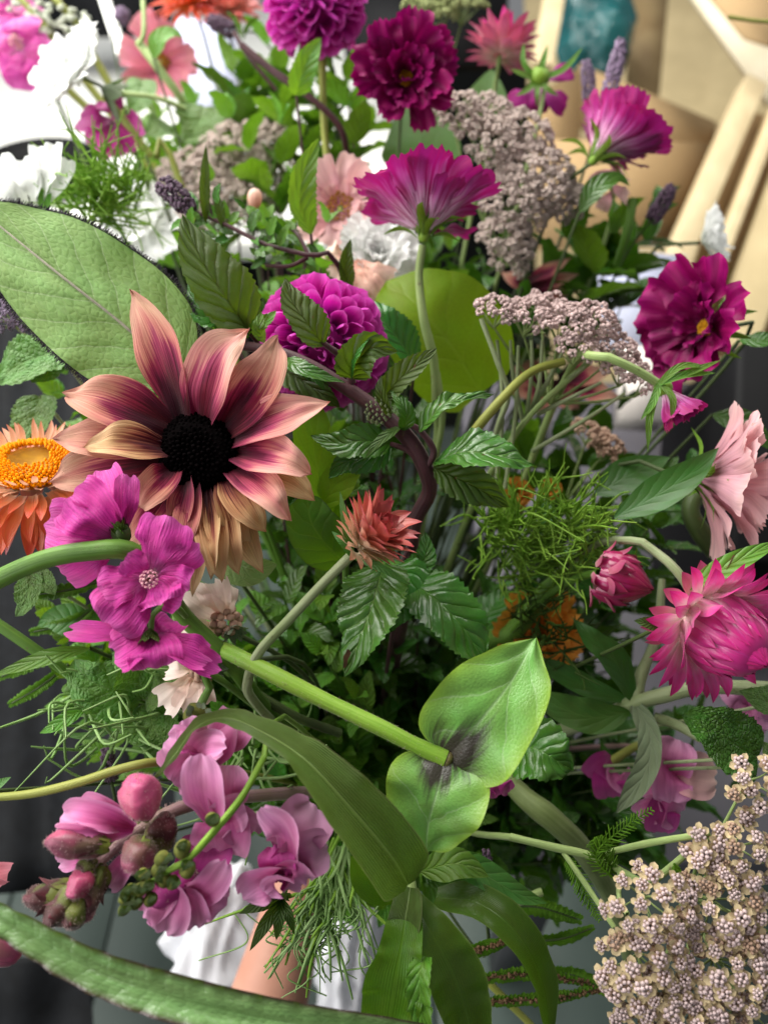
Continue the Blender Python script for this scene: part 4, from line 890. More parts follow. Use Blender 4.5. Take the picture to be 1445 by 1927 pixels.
stem(sb, [(1126, 1078, .51), (1075, 1090, .53), (1000, 1150, .56)], 15, S_GRN, extra=[P(860, 1300, .66), GRIP])
sp_ = thing('strawflower', 'hot pink strawflower with a pointed closed centre at the right edge', 'strawflower', P(1300, 1140, .46))
c = P(1326, 1168, .468); ax = vv(.36, -.4, .84)
part(sp_, 'bud_core', egg(c, ax, PX(135, .46), PX(60, .46), 16, 10, p=.7), M_HOT)
cone_bracts(sp_, c, ax, PX(150, .46), PX(70, .46), [(15, -.08, .66), (14, .02, .84), (12, .12, .98), (11, .22, 1.02)], M_HOT, PX(21, .46))
for (n_, L, el, r0, hw, b, rf_, lf) in ((16, 92, 44, 64, .19, .06, -.04, .004), (18, 96, 62, 62, .18, .05, -.06, .001), (17, 86, 80, 58, .2, .03, -.08, -.002), (15, 62, 104, 50, .27, .02, -.1, -.007)):
    whorl(sp_, 'bract', c, ax, petal_set('bract', 3, M_HOT if el < 100 else M_RASP, hw, b, rf_, PR_BRACT, 12, 7, th=.5), n_, PX(L, .46), el, PX(r0, .46), rnd.random(), .07, .1, 5, lift=lf)
stem(sp_, [(1318, 1150, .485), (1278, 1080, .48), (1230, 1040, .49), (1185, 1018, .50)], [16, 17, 17, 14], S_GREYG, extra=[P(1080, 1050, .55), P(900, 1250, .66), GRIP])
sheet(sp_, 'bract_leaf', [(1290, 1110, .465), (1350, 1075, .455), (1420, 1040, .452), (1470, 1018, .455)], 22, L_LIME, pr=PR_LANCE, n=16, m=7, th=.4, face=vv(0, .7, 1))
st = thing('strawflower', 'blurred pink strawflower at the top beside the pine post', 'strawflower', P(945, 75, .74))
c = P(940, 105, .74); ax = vv(.12, .92, .1)
for (n_, L, el, mt, hw) in ((12, 56, 95, M_RASP, .2), (14, 66, 66, M_RASP, .16), (15, 70, 46, M_RASP, .16), (12, 70, 28, M_HOT, .16), (8, 64, 10, M_RASP, .2)):
    whorl(st, 'bract', c, ax, bracts(mt, hw), n_, PX(L, .74), el, PX(14, .74), rnd.random())
hidden_stem(st, c, ax, S_PALE)
for k, (x, y, r, lab) in enumerate(((362, 5, 70, 'blurred orange strawflower at the top edge, left of its coral twin'), (430, 18, 62, 'blurred coral strawflower at the top edge beside the ball dahlia'))):
    so = thing('strawflower', lab, 'strawflower', P(x, y, .92)); c = P(x, y, .92); ax = vv(-.1 + .2 * k, .5, .8)
    for (n_, L, el) in ((22, 1., 95), (22, 1, 75), (20, .9, 55), (16, .75, 35), (10, .6, 15)):
        whorl(so, 'bract', c, ax, bracts(M_ORB if k == 0 else M_CORAL, .1), n_, PX(r, .92) * L, el, PX(8, .92), rnd.random())
    hidden_stem(so, c, ax, S_DARK)
bt = thing('flower_bud', 'small pale orange pink bud below the blurred yarrow near the big leaf', 'bud', P(480, 372, .62))
part(bt, 'bud_core', egg(P(478, 392, .62), vv(.1, .95, .1), PX(36, .62), PX(14, .62)), M_PEACH); hidden_stem(bt, P(478, 392, .62), U_, S_DARK, .0012)
sepals(bt, P(478, 390, .62), U_, 5, PX(22, .62), .3, 30, L_MID)

# blurred second sunflower heads behind the yarrow
def brown_head(label, px, rows, d):
    r_ = thing('sunflower', label, 'sunflower', P(px[0], px[1], d))
    petals(r_, rows, M_SUN, PR_SUN, d, th=.4, n=14, m=9)
    hidden_stem(r_, P(px[0], px[1], d + .01), T_, S_DARK, .003); return r_
brown_head('blurred tan sunflower petals between the two large yarrow heads', (985, 540), [((1075, 485), (985, 535), 16, (0, .5, 1)), ((1090, 515), (985, 545), 18, (0, .4, 1)), ((1085, 550), (985, 555), 18, (0, .3, 1)), ((940, 510), (1000, 545), 18, (0, .3, 1))], .72)
brown_head('blurred brown sunflower behind the stalks of the middle yarrow', (1020, 720), [((960, 690), (1030, 715), 26, (0, 0, 1)), ((1000, 780), (1030, 720), 28, (0, 0, 1)), ((1090, 770), (1035, 720), 28, (0, .3, 1)), ((1170, 750), (1060, 720), 24, (0, .3, 1)), ((1150, 700), (1050, 712), 24, (0, .3, 1)), ((955, 740), (1030, 722), 22, (0, 0, 1))], .74)

M_GLOW = petal_mat('amber_glow_petal', [(0, 'b45e0c'), (.5, 'd08020'), (1, 'dc9838')], streak=.25, trans=.35, bump=.3)  # petals of blooms added for the orange glow in the gaps
for lab, x, y, d, r in (('added amber bloom standing in for the orange glow, right of the zinnia leaves', 1012, 1190, .60, 88), ('small added amber bloom standing in for the orange glow behind the bright feathery foliage', 972, 930, .575, 34), ('tiny added amber bloom for the orange glow right of the bright feathery foliage, beside its twin', 1035, 922, .58, 22)):
    ruffled('glow_bloom', lab, 'glow_bloom', P(x, y, d), vv(-.1, .2, 1), PX(r, d), 0, M_GLOW, d, ((10, 1, 80), (9, .8, 60), (8, .6, 40)), .12, M_OCH, .3)
# ---------------------------------------------------------------- snapdragon in the lower left
sn = thing('snapdragon', 'pink snapdragon stalk with ruffled blooms and downy buds at the lower left', 'snapdragon', P(600, 1500, .52))
stem(sn, [(100, 1705, .40), (180, 1630, .402), (240, 1575, .405), (310, 1530, .41), (400, 1505, .43), (560, 1492, .50), (640, 1490, .60)], [15, 20, 24, 27, 28, 24, 20], S_MAUVE, extra=[GRIP], k=10)
PR_RUF = prof((0, .2), (.15, .55), (.4, .92), (.7, 1.0), (.9, .82), (1, .45))
def bloom(rows, **k):
    k['rf'] = 1.7; k['bump'] = .05
    f = part(sn, 'bloom', egg(P(*rows[0][1], .43), T_, .008, .006, 8, 6), M_SNAPD)
    petals(f, rows, M_SNAP, PR_RUF, n=22, m=17, **k)
    return f
bloom([((312, 1395), (400, 1440), 48, (-.4, .3, 1), .405), ((410, 1338), (395, 1440), 50, (0, .3, 1), .418), ((352, 1352), (392, 1440), 34, (-.3, .5, 1), .402), ((424, 1405), (372, 1440), 36, (.3, .6, 1), .39, M_SNAP, -16),
       ((330, 1478), (382, 1425), 40, (-.3, -.3, 1), .396), ((375, 1405), (372, 1450), 34, (0, -.2, 1), .404, M_SNAPD), ((448, 1345), (410, 1420), 42, (.3, .2, 1), .422)], d=.415, th=.6, ruf=.12)
bloom([((380, 1420), (402, 1555), 46, (-.2, .3, 1), .382, M_SNAP, -4), ((432, 1440), (425, 1540), 40, (.4, .2, 1), .396), ((462, 1520), (410, 1540), 40, (.3, .1, 1), .392), ((415, 1600), (425, 1520), 58, (0, -.2, 1), .40), ((470, 1570), (425, 1520), 40, (.2, -.2, 1), .402, M_SNAPM)], d=.405, th=.55, ruf=.07)
bloom([((492, 1520), (545, 1640), 34, (-.5, .1, 1), .378, M_SNAP, 24), ((592, 1515), (530, 1610), 56, (.2, .2, 1), .398, M_SNAPM), ((615, 1590), (535, 1620), 46, (.3, .1, 1), .392, M_SNAPM), ((575, 1662), (530, 1625), 34, (.2, -.3, 1), .39, M_SNAP), ((455, 1685), (540, 1625), 38, (-.2, -.3, 1), .382), ((520, 1590), (528, 1660), 36, (0, 0, 1), .394, M_SNAPD), ((500, 1680), (540, 1640), 30, (0, -.5, 1), .378), ((568, 1650), (520, 1625), 36, (.2, 0, 1), .397, M_SNAPD), ((560, 1600), (520, 1650), 34, (0, 0, 1), .400, M_SNAPD)], d=.398, th=.6, ruf=.13)
bloom([((400, 1575), (360, 1690), 54, (0, .2, 1), .405, M_SNAPD), ((425, 1620), (345, 1700), 32, (.3, .4, 1), .376, M_SNAP, 12), ((430, 1690), (345, 1680), 42, (.2, -.1, 1), .386), ((310, 1755), (340, 1660), 44, (-.2, -.2, 1), .38), ((270, 1720), (335, 1650), 36, (-.4, -.2, 1), .384), ((365, 1745), (350, 1670), 42, (.1, -.3, 1), .384), ((370, 1650), (330, 1700), 40, (0, .1, 1), .395, M_SNAPD)], d=.398, th=.6, ruf=.15)
bloom([((118, 1532), (252, 1560), 42, (-.1, .4, 1), .392), ((150, 1515), (240, 1555), 34, (0, .7, 1), .398), ((106, 1560), (220, 1570), 26, (-.2, -.2, 1), .388), ((205, 1668), (250, 1600), 26, (0, -.2, 1), .40), ((112, 1625), (180, 1600), 22, (-.3, 0, 1), .405)], d=.402, th=.9, ruf=.06)
M_FUZZ = plain_mat('pale_fuzz', 'c8a8a8', 'e0ccc4', 100, .6, .3, 0, trans=.3)
def fuzz(root, geo, n, l, r=.00012):
    V, F, _ = geo; N = np.zeros_like(V); f = V[F]; fn = np.cross(f[:, 1] - f[:, 0], f[:, 3] - f[:, 0])
    for k in range(4): np.add.at(N, F[:, k], fn)
    N = nrow(N); g = []
    for _ in range(n):
        k = rnd.randrange(len(F)); w = np.array([rnd.random() for _ in range(4)]); w /= w.sum()
        p = (V[F[k]] * w[:, None]).sum(0); d = nz((N[F[k]] * w[:, None]).sum(0) + np.array([rnd.gauss(0, .35) for _ in range(3)]))
        g.append(tube([p, p + d * l * rnd.uniform(.5, 1.2)], [r, r * .4], 2, 3))
    return part(root, 'fuzz', join(g), M_FUZZ, kind='stuff')
def bud(b, t, w, d, mat, g=.35, lobes=3, cup=True):
    a, e = P(*b, d), P(*t, d - .006); axb = nz(e - a); L = np.linalg.norm(e - a)
    ge = egg(a, axb, L * .94, PX(w * .82, d), 20, 16, lobes, .11, .95); ge = (ge[0] + .0007 * np.sin(ge[0] @ np.array([[900, 300, 0], [-200, 700, 400], [300, -400, 800]])), ge[1], ge[2])
    o = part(sn, 'bud', ge, mat); fuzz(o, ge, 480, .0013, .00006)
    if cup:
        ms = petal_set('sepal', 2, M_BUDG, .36, .22, .1, PR_OVATE, 9, 7, th=.7)
        ax_, u, v = basis(axb)
        for i in range(5):
            ph = 6.283 * i / 5 + .4; rd = u * math.cos(ph) + v * math.sin(ph)
            inst(sn, 'sepal', rnd.choice(ms), a - axb * L * .03 + rd * PX(w * .35, d), nz(axb * .75 + rd * .5), nz(-rd * .75 + axb * .5), L * g * 1.5, parent=None)
    return o
bud((272, 1540), (256, 1456), 45, .39, M_BUDP, .2); bud((205, 1592), (78, 1582), 33, .388, M_BUD, .3); bud((282, 1580), (238, 1640), 38, .386, M_BUD, .35); bud((175, 1640), (128, 1690), 30, .386, M_BUDP, .4)
bud((150, 1680), (40, 1695), 34, .392, M_BUDG, .5); bud((150, 1670), (85, 1745), 36, .388, M_BUDG, .5); bud((160, 1690), (122, 1752), 30, .385, M_BUDG, .5); bud((195, 1630), (150, 1745), 26, .39, M_BUD, .4); bud((290, 1600), (318, 1530), 34, .40, M_BUDG, .4)
bud((180, 1615), (150, 1650), 22, .39, M_BUDG, .4); bud((370, 1640), (275, 1712), 40, .392, M_SNAPD, .15, cup=False)
b2 = thing('snapdragon_bud', 'pink snapdragon petal tip poking in at the left edge', 'bud', P(-10, 1650, .42))
petals(b2, [((18, 1640), (-60, 1650), 26, (0, 0, 1), .42), ((8, 1665), (-60, 1640), 22, (0, -.3, 1), .418)], M_ROSE, d=.42, n=10, m=9)
b3 = thing('snapdragon_bud', 'dull pink and green bud at the left edge beside the long purple edged leaf', 'bud', P(-10, 1800, .43))
part(b3, 'bud_core', egg(P(-40, 1760, .43), vv(.9, -.45, 0), PX(90, .43), PX(32, .43), 14, 10, 3, .08), M_BUD); sepals(b3, P(-40, 1760, .43), vv(.9, -.45, 0), 5, PX(60, .43), .3, 30, M_BUDG)
# snapdragon blooms at lower right
s2 = thing('snapdragon', 'pale pink snapdragon bloom under the crinkled mint leaf at lower right', 'snapdragon', P(1260, 1450, .53))
petals(s2, [((1275, 1392), (1250, 1470), 42, (-.2, .4, 1), .52), ((1345, 1465), (1255, 1450), 44, (.2, .3, 1), .52, M_PINK), ((1262, 1510), (1262, 1430), 40, (0, -.2, 1), .515), ((1210, 1500), (1260, 1490), 30, (-.3, 0, 1), .53)], M_SNAP, PR_RUF, .53, n=18, m=13, ruf=.12)
petals(s2, [((1240, 1565), (1250, 1490), 34, (0, -.1, 1), .525, M_SNAPD), ((1280, 1530), (1230, 1510), 38, (.2, -.1, 1), .525), ((1200, 1535), (1245, 1515), 26, (-.2, 0, 1), .53)], M_SNAP, PR_RUF, .53, n=16, m=11)
hidden_stem(s2, P(1255, 1470, .535), T_, S_MAUVE)
s3 = thing('snapdragon', 'dark magenta snapdragon bloom half hidden behind a grey woolly leaf', 'snapdragon', P(1140, 1470, .57))
petals(s3, [((1110, 1465), (1150, 1430), 34, (0, 0, 1), .56), ((1150, 1500), (1145, 1440), 36, (0, 0, 1), .558), ((1180, 1475), (1150, 1450), 26, (.2, .2, 1), .56, M_SNAP)], M_SNAPD, PR_RUF, .57, n=14, m=11)
stem(s3, [(1140, 1440, .575), (1200, 1405, .575), (1240, 1400, .58)], 16, S_OLIVE)
s4 = thing('snapdragon', 'small dark pink bloom tucked under the right zinnia leaf', 'snapdragon', P(930, 1480, .50))
petals(s4, [((905, 1500), (925, 1465), 22, (0, 0, 1)), ((940, 1495), (930, 1462), 22, (.2, 0, 1)), ((958, 1490), (940, 1462), 16, (.3, 0, 1))], M_SNAPD, PR_RUF, .50, n=12, m=9)
s5 = thing('snapdragon', 'pale mauve pink petals at the right edge beside the hot pink strawflower', 'snapdragon', P(1400, 1330, .56))
petals(s5, [((1365, 1295), (1400, 1330), 22, (0, 0, 1)), ((1450, 1340), (1400, 1330), 34, (0, .2, 1)), ((1395, 1370), (1400, 1320), 30, (0, -.2, 1)), ((1445, 1370), (1405, 1330), 30, (.2, -.2, 1))], M_SNAPM, PR_RUF, .56, n=12, m=9)

# ---------------------------------------------------------------- yarrow
def floret_near(i):
    """a yarrow floret: dome of tiny lilac disc flowers with five cream rays"""
    G, MI = [], []
    p, nn = dome_pts((0, 0, 0), (0, 0, 1), .34, 13, .1, .8)
    g = blobs(p, .135, 6, 4, nn, 1.5); G.append((g[0], g[1], None)); MI += [0] * len(g[1])
    g = revolve((0, 0, -.75), (0, 0, 1), [(0, .05), (.2, .26), (.55, .34), (.75, .33), (.85, .1)], 8); G.append((g[0], g[1], None)); MI += [2] * len(g[1])
    for k in range(5):
        a = 6.283 * k / 5 + rnd.uniform(-.25, .25); d = np.array((math.cos(a), math.sin(a), 0)); dr = rnd.uniform(-.4, .25)
        g = blade([d * .26 + (0, 0, -.05), d * .48 + (0, 0, -.02), d * .78 + (0, 0, dr * .5)], .29 * rnd.uniform(.8, 1.15), PR_ROUND, 5, 5, (0, 0, 1), th=.6)
        G.append((g[0], g[1], None)); MI += [1] * len(g[1])
    V, F, U = join(G)
    return make_mesh('floret', V, F, [M_YARB if i % 6 == 5 else M_YARL, M_YARC, M_YARG if i % 2 else M_YARB], U, True, MI)
def floret_far(mat, i):
    p, nn = dome_pts((0, 0, -.1), (0, 0, 1), .34, 8, .0, .85)
    g = blobs(p, .25, 6, 4, nn, 1.3)
    return make_mesh('floret', g[0], g[1], mat)
def yarrow(label, domes, d, ax, sz, meshes, grp=None, flat=.5, hint=None, stalks=S_PALE, jit=1., dens=3.8, fs=(.68, 1.0)):
    """domes: (px, py, radius px, extra distance); florets of sz pixels"""
    c = P(domes[0][0], domes[0][1], d); root = thing('yarrow', label, 'yarrow', c, grp); ax = nz(ax)
    join_p = np.mean([P(q[0], q[1], d) for q in domes], 0) - ax * PX(150, d)
    st_, tot = [], 0
    for q in domes:
        cc = P(q[0], q[1], d + (q[3] if len(q) > 3 else 0)); R = PX(q[2], d)
        n = max(6, int(dens * (q[2] / sz) ** 2 * 3.14 / 2.4))
        p, nn = dome_pts(cc - ax * R * flat * .5, ax, R, n, .12, flat)
        for k in range(len(p)):
            if np.dot(nn[k], T_) < -.45: continue
            j = np.array([rnd.uniform(-1, 1) for _ in range(3)]) * PX(sz * .18 * jit, d)
            dirn = nz(nn[k] * .6 + ax * .55 + np.array([rnd.gauss(0, 1) for _ in range(3)]) * .16)
            a_, u_, v_ = basis(dirn); th = rnd.random() * 6.28
            inst(root, 'floret', rnd.choice(meshes), p[k] + j + dirn * rnd.uniform(-.2, .25) * PX(sz, d), u_ * math.cos(th) + v_ * math.sin(th), dirn, PX(sz * 1.0, d) * rnd.uniform(*fs))
            tot += 1
            if k % 3 == 0: st_.append(tube([p[k] - dirn * PX(sz * .6, d), (p[k] + cc) / 2 - ax * R * .5, cc - ax * R * .95], [.0004, .0007], 5, 4))
        st_.append(tube([cc - ax * R * .9, (cc - ax * R * 1.2 + join_p) / 2, join_p], [.0008, .0014], 6, 5))
    o = part(root, 'stalks', join(st_), stalks, kind='stuff')
    return root, join_p
FN = [floret_near(i) for i in range(12)]
FP = [floret_far(M_YAR, i) for i in range(4)]
FG = [floret_far(M_YARG, i) for i in range(4)]
y1, j1 = yarrow('large cream and lilac yarrow head filling the bottom right corner',
    [(1225, 1715, 78), (1215, 1830, 84), (1240, 1920, 80), (1360, 1720, 82, .005), (1365, 1840, 88), (1400, 1610, 62, .01), (1330, 1590, 34, .012), (1420, 1480, 52, .012), (1335, 1640, 40, .008), (1440, 1760, 66, .01), (1420, 1930, 80, .004), (1310, 1905, 60, -.002)], .405, vv(-.12, .12, 1), 29, FN, flat=.62, dens=2.5, fs=(.74, 1.12))
stem(y1, [(960, 1575, .46), (1040, 1595, .45), (1110, 1612, .445), (1170, 1640, .44), (1215, 1660, .43), (1250, 1640, .425), (1310, 1590, .42), (1345, 1575, .42)], [15, 16, 17, 15, 12, 13, 12, 10], S_PALE)
stem(y1, [(1140, 1605, .445), (1220, 1585, .432), (1335, 1568, .42)], [13, 14, 12], S_PALE, name='branch')
stem(y1, [(1060, 1605, .448), (1100, 1660, .435), (1155, 1745, .42)], [10, 11, 9], S_PALE, name='branch'); stem(y1, [(1166, 1635, .44), (1165, 1690, .43), (1180, 1720, .42)], 10, S_PALE, name='branch')
part(y1, 'stem', tube([P(965, 1576, .46), P(860, 1560, .56), GRIP], .0022, 12, 6), S_PALE)
# yarrow leaves: small feathers
def feather(root, px, L, mat, n=14, d=None, w=1.):
    pts = cat(PTS(px, d), 30); g = [tube(pts[::3], [.0008, .0003], 12, 4)]
    tg = nrow(np.gradient(pts, axis=0))
    for i in range(3, 29):
        for s in (-1, 1):
            b = nz(np.cross(tg[i], T_)) * s; l = L * math.sin(math.pi * (.15 + .8 * i / 30)) * rnd.uniform(.7, 1.1)
            e = pts[i] + (b * .8 + tg[i] * .6 + T_ * rnd.uniform(-.2, .3)) * l
            g.append(tube([pts[i], (pts[i] + e) / 2 + T_ * l * .1, e], [.0005 * w, .0003 * w], 4, 4))
            g.append(tube([(pts[i] + e) / 2, (pts[i] + e) / 2 + tg[i] * l * .35 + b * l * .1], [.0004 * w, .0002 * w], 3, 3))
    return part(root, 'feathery_leaf', join(g), mat, kind='stuff')
feather(y1, [(1160, 1660, .44), (1120, 1610, .435), (1170, 1560, .43), (1230, 1520, .43)], .008, S_FERN); feather(y1, [(1060, 1605, .45), (1085, 1650, .44), (1130, 1735, .435)], .007, S_FERN); feather(y1, [(1268, 1625, .42), (1275, 1650, .42)], .004, S_FERN)
feather(y1, [(1160, 1650, .442), (1130, 1600, .437), (1115, 1580, .435)], .009, S_FERN)
def side_yarrow(label, domes, d, ax, sz, mset, stalk_px, grp=None, mat=S_PALE):
    y, j = yarrow(label, domes, d, ax, sz, mset, grp, .55, stalks=mat)
    for q in stalk_px: stem(y, *q)
    return y
y2, _ = yarrow('dusty pink flat yarrow head seen from the side right of the round green leaf',
    [(940, 580, 42, -.005), (1000, 588, 52), (1065, 598, 52, -.005), (1115, 595, 52, .005), (1150, 650, 52, .008), (1180, 690, 46, .01), (1090, 650, 42, -.008), (1205, 720, 34, .012), (1030, 570, 40, .02)], .53, vv(.22, .8, .55), 21, FP, flat=.7)
stem(y2, [(905, 600, .53), (935, 680, .53), (955, 740, .535), (940, 790, .54), (930, 830, .55)], [9, 9, 10, 11, 12], S_GREYG, name='branch')
stem(y2, [(1060, 680, .53), (1000, 700, .525), (950, 745, .52), (885, 820, .525), (850, 880, .55)], [16, 17, 18, 19, 18], S_OLIVE)
stem(y2, [(1110, 680, .54), (1050, 730, .54), (1000, 780, .545), (950, 850, .56)], [12, 13, 17, 18], S_PALE, name='branch', extra=[P(860, 1020, .64), GRIP])
for a, b, c_ in (((1000, 640), (1000, 700), (990, 790)), ((960, 640), (965, 700), (985, 800)), ((1060, 660), (1040, 700), (1000, 775)), ((1130, 720), (1070, 750), (1010, 780)), ((1175, 740), (1100, 790), (1000, 850)), ((1020, 640), (1015, 720), (1000, 770)), ((1100, 690), (1060, 720), (1010, 770)), ((935, 640), (945, 760), (935, 900)), ((975, 650), (970, 780), (950, 920))):
    stem(y2, [(a[0], a[1], .535), (b[0], b[1], .54), (c_[0], c_[1], .55)], [6, 8, 9], S_GREYG, name='branch')
yarrow('big blurred grey pink yarrow hanging in the upper right of the bouquet', [(868, 208, 52), (930, 215, 46, .01), (930, 262, 62), (985, 250, 64, .008), (1015, 325, 78, .004), (975, 375, 66), (1050, 365, 56, .012), (958, 440, 52), (965, 478, 40, .006)], .67, vv(.2, .35, .85), 20, FG, flat=.75)
yarrow('blurred grey yarrow behind the dark mint spike at upper left', [(440, 280, 74), (490, 270, 60), (400, 335, 70), (470, 345, 76), (350, 320, 52), (515, 320, 50), (385, 395, 52)], .78, vv(-.1, .4, .85), 19, FG, flat=.7)
yarrow('small brownish yarrow below the flat pink yarrow head', [(1115, 810, 34), (1145, 830, 32), (1135, 850, 26)], .62, vv(.3, .7, .5), 18, [floret_far(M_YARB, i) for i in range(3)], flat=.5)
yarrow('pale green budding yarrow at the top edge beside the pine post', [(800, 5, 40), (870, 0, 44), (830, 20, 34)], .80, vv(0, .7, .6), 16, [floret_far(plain_mat('yarrow_bud_green', '7c8a54', 'aab07c', 200, .8, .2, .4), i) for i in range(3)], flat=.5)
yarrow('small grey yarrow hidden behind the left edge of the big pale leaf', [(5, 590, 36), (40, 600, 24)], .56, vv(-.3, .5, .8), 14, [floret_far(M_SPIKL, i) for i in range(3)], flat=.6)

# ---------------------------------------------------------------- zinnia leaf pair on its thick stem
zl = thing('zinnia_shoot', 'pair of green leaves with a dark purple base on a thick green stem', 'leaf shoot', P(840, 1425, .415))
zs = PTS([(838, 1428, .413), (780, 1402, .4155), (720, 1371, .419), (600, 1313, .428), (492, 1258, .437), (400, 1215, .47), (300, 1190, .52)])
zg = tube(zs, np.array([PX(w_ / 2, .42) for w_ in (37, 30, 32, 31, 34, 33, 34, 35, 34, 33)]), 60, 14, .02)
part(zl, 'stem', zg, S_BRIGHT)
part(zl, 'node', egg(P(832, 1424, .4135), vv(.8, -.45, .1), PX(22, .413), PX(19, .413), 14, 10), stem_mat('node_brown', '4c2a2c', '6e7434'))
PR_Z = prof((0, .5), (.05, .78), (.22, 1.0), (.5, .92), (.76, .62), (.92, .25), (1, 0))
sheet(zl, 'leaf', [(842, 1424, .412), (900, 1360, .402), (960, 1285, .405), (1008, 1200, .418)], 102, L_ZIN, pr=PR_Z, n=40, m=25, face=vv(.1, .55, 1), th=.35, quilt=(.05, 3, -1.4), ruf=.045, rf=2.5, bump=.03, wav=.04)
sheet(zl, 'leaf', [(836, 1430, .412), (822, 1490, .402), (806, 1550, .404), (802, 1606, .413)], 96, L_ZIN, pr=PR_Z, n=40, m=25, face=vv(-.15, .2, 1), th=.3, quilt=(.04, 3, -1.4), ruf=.04, rf=2.5, bump=.03)

# ---------------------------------------------------------------- long arching leaf blades
cl = thing('grass_leaf', 'long arching strap leaf bending over above the pink snapdragons', 'leaf', P(780, 1640, .40))
prc = prof((0, .25), (.05, .9), (.1, 1.05), (.28, .98), (.5, .62), (.68, .34), (.8, .3), (.92, .22), (1, .02))
part(cl, 'blade', blade(PTS([(768, 1665, .405), (735, 1610, .39), (660, 1520, .378), (575, 1430, .378), (490, 1375, .385), (425, 1350, .398), (370, 1368, .395), (330, 1420, .392), (292, 1465, .395)]), PX(60, .385), prc, 90, 15,
     [vv(.3, .25, 1), vv(.3, .3, 1), vv(.2, .45, 1), vv(.15, .6, .9), vv(0, .8, .7), vv(-.2, 1, .3), vv(-.6, .6, .5), vv(-.7, .3, .7), vv(-.6, .3, .7)], th=.35, fold=.12, ruf=.035, rf=9, bump=.02, seed=9), L_CORN)
bs = thing('strap_leaf', 'long pale green leaf with a crinkled purple edge along the bottom left', 'leaf', P(760, 1930, .37))
part(bs, 'blade', blade(PTS([(880, 1972, .38), (720, 1950, .366), (540, 1925, .355), (360, 1886, .348), (180, 1828, .348), (0, 1728, .352), (-160, 1650, .36)]), PX(39, .355), prof((0, .6), (.2, .9), (.5, 1.), (.7, .88), (.85, .68), (1, .55)), 150, 25,
     [vv(.1, .75, .7), vv(.1, .7, .8), vv(0, .6, .8), vv(-.05, .5, .9), vv(0, .35, 1), vv(.1, .3, 1), vv(.1, .3, 1)], th=.5, ruf=.1, rf=17, bump=.07, fold=.1, seed=21, wav=.05), L_STRAP)
# leaf sheaths at the bottom middle
sh = thing('maize_shoot', 'bright green leaf sheath with wide blades at the bottom middle', 'maize shoot', P(770, 1700, .42))
S_ = lambda nm, px, w, mt, **k: sheet(sh, nm, px, w, mt, **k)
S_('leaf', [(768, 1680, .42), (758, 1760, .405), (742, 1850, .40), (725, 1960, .41)], 58, L_SHEATH, pr=prof((0, .3), (.2, .6), (.42, .75), (.6, 1), (1, .8)), n=40, m=15, th=.5, ruf=.09, rf=6, face=vv(-.1, .1, 1))
S_('leaf', [(775, 1690, .42), (820, 1770, .408), (860, 1850, .41), (890, 1960, .42)], 56, L_SHEATHD, pr=prof((0, .35), (.3, .85), (.6, 1), (1, .7)), n=36, m=13, th=.55, ruf=.06, rf=5, face=vv(.2, .25, 1))
S_('leaf', [(800, 1800, .402), (790, 1830, .395), (790, 1880, .395), (800, 1950, .40)], 26, L_LIME, pr=PR_STRAP, n=30, m=9, th=.6, ruf=.2, rf=5, serr=.12, sf=14, face=vv(-.4, .1, 1))
S_('leaf', [(760, 1690, .425), (700, 1655, .42), (660, 1610, .41)], 40, L_SHEATH, pr=PR_LANCE, n=16, m=9, th=.4, face=vv(-.2, .2, 1))
S_('leaf', [(772, 1670, .418), (764, 1720, .41), (752, 1770, .41), (744, 1800, .415)], 34, L_CORN, pr=PR_STRAP, n=20, m=9, th=.7, face=vv(-.2, .1, 1))
S_('leaf', [(820, 1690, .44), (900, 1700, .425), (975, 1760, .42), (1020, 1850, .43), (1035, 1960, .44)], 40, L_SHEATHD, pr=PR_STRAP, n=40, m=11, th=.55, ruf=.03, rf=5, face=vv(.4, .6, .7))
S_('leaf', [(790, 1640, .44), (860, 1625, .43), (920, 1650, .43)], 32, L_LIME, pr=PR_LANCE, n=16, m=9, th=.4, face=vv(.1, .6, 1))
S_('leaf', [(800, 1620, .445), (880, 1630, .435), (970, 1680, .435), (1030, 1700, .44)], 28, L_NARR, pr=PR_LANCE, n=18, m=9, th=.4, face=vv(.2, .5, 1))
part(sh, 'stem', tube(PTS([(770, 1960, .43), (768, 1800, .42), (770, 1680, .425), (740, 1570, .5)]) + [GRIP], [.0042, .0048, .004, .004], 20, 10), S_PALE)

# ---------------------------------------------------------------- round and narrow single leaves
def leaf_thing(name, label, px, w, mat, d=None, pr=PR_OVATE, face=(0, .2, 1), n=26, m=15, st=None, group=None, **k):
    pts = PTS(px, d); root = thing(name, label, 'leaf', pts[0], group)
    sheet(root, 'blade', px, w, mat, d, pr=pr, n=n, m=m, face=vv(*face), **k)
    part(root, 'stalk', tube([pts[0], pts[0] * .6 + GRIP * .4 - T_ * .03, GRIP], st or .0013, 12, 6), S_DARK)
    return root
leaf_thing('round_leaf', 'bright backlit round green leaf right of the ball dahlia', [(905, 740, .60), (850, 650, .585), (790, 580, .58), (728, 528, .60)], 112, L_BACK, pr=prof((0, .55), (.1, .85), (.35, 1.05), (.65, .9), (.88, .5), (1, 0)), face=(.1, .1, 1), th=.3, ruf=.02)
leaf_thing('broad_leaf', 'smooth sage green leaf behind the dark magenta cosmos', [(790, 340, .76), (790, 270, .75), (760, 190, .755)], 75, L_FLAT, face=(0, 0, 1), th=.2)
leaf_thing('broad_leaf', 'smooth sage green leaf behind the blurred pink strawflower', [(900, 230, .80), (915, 190, .79), (925, 130, .79)], 42, L_FLAT, face=(0, 0, 1), th=.2)
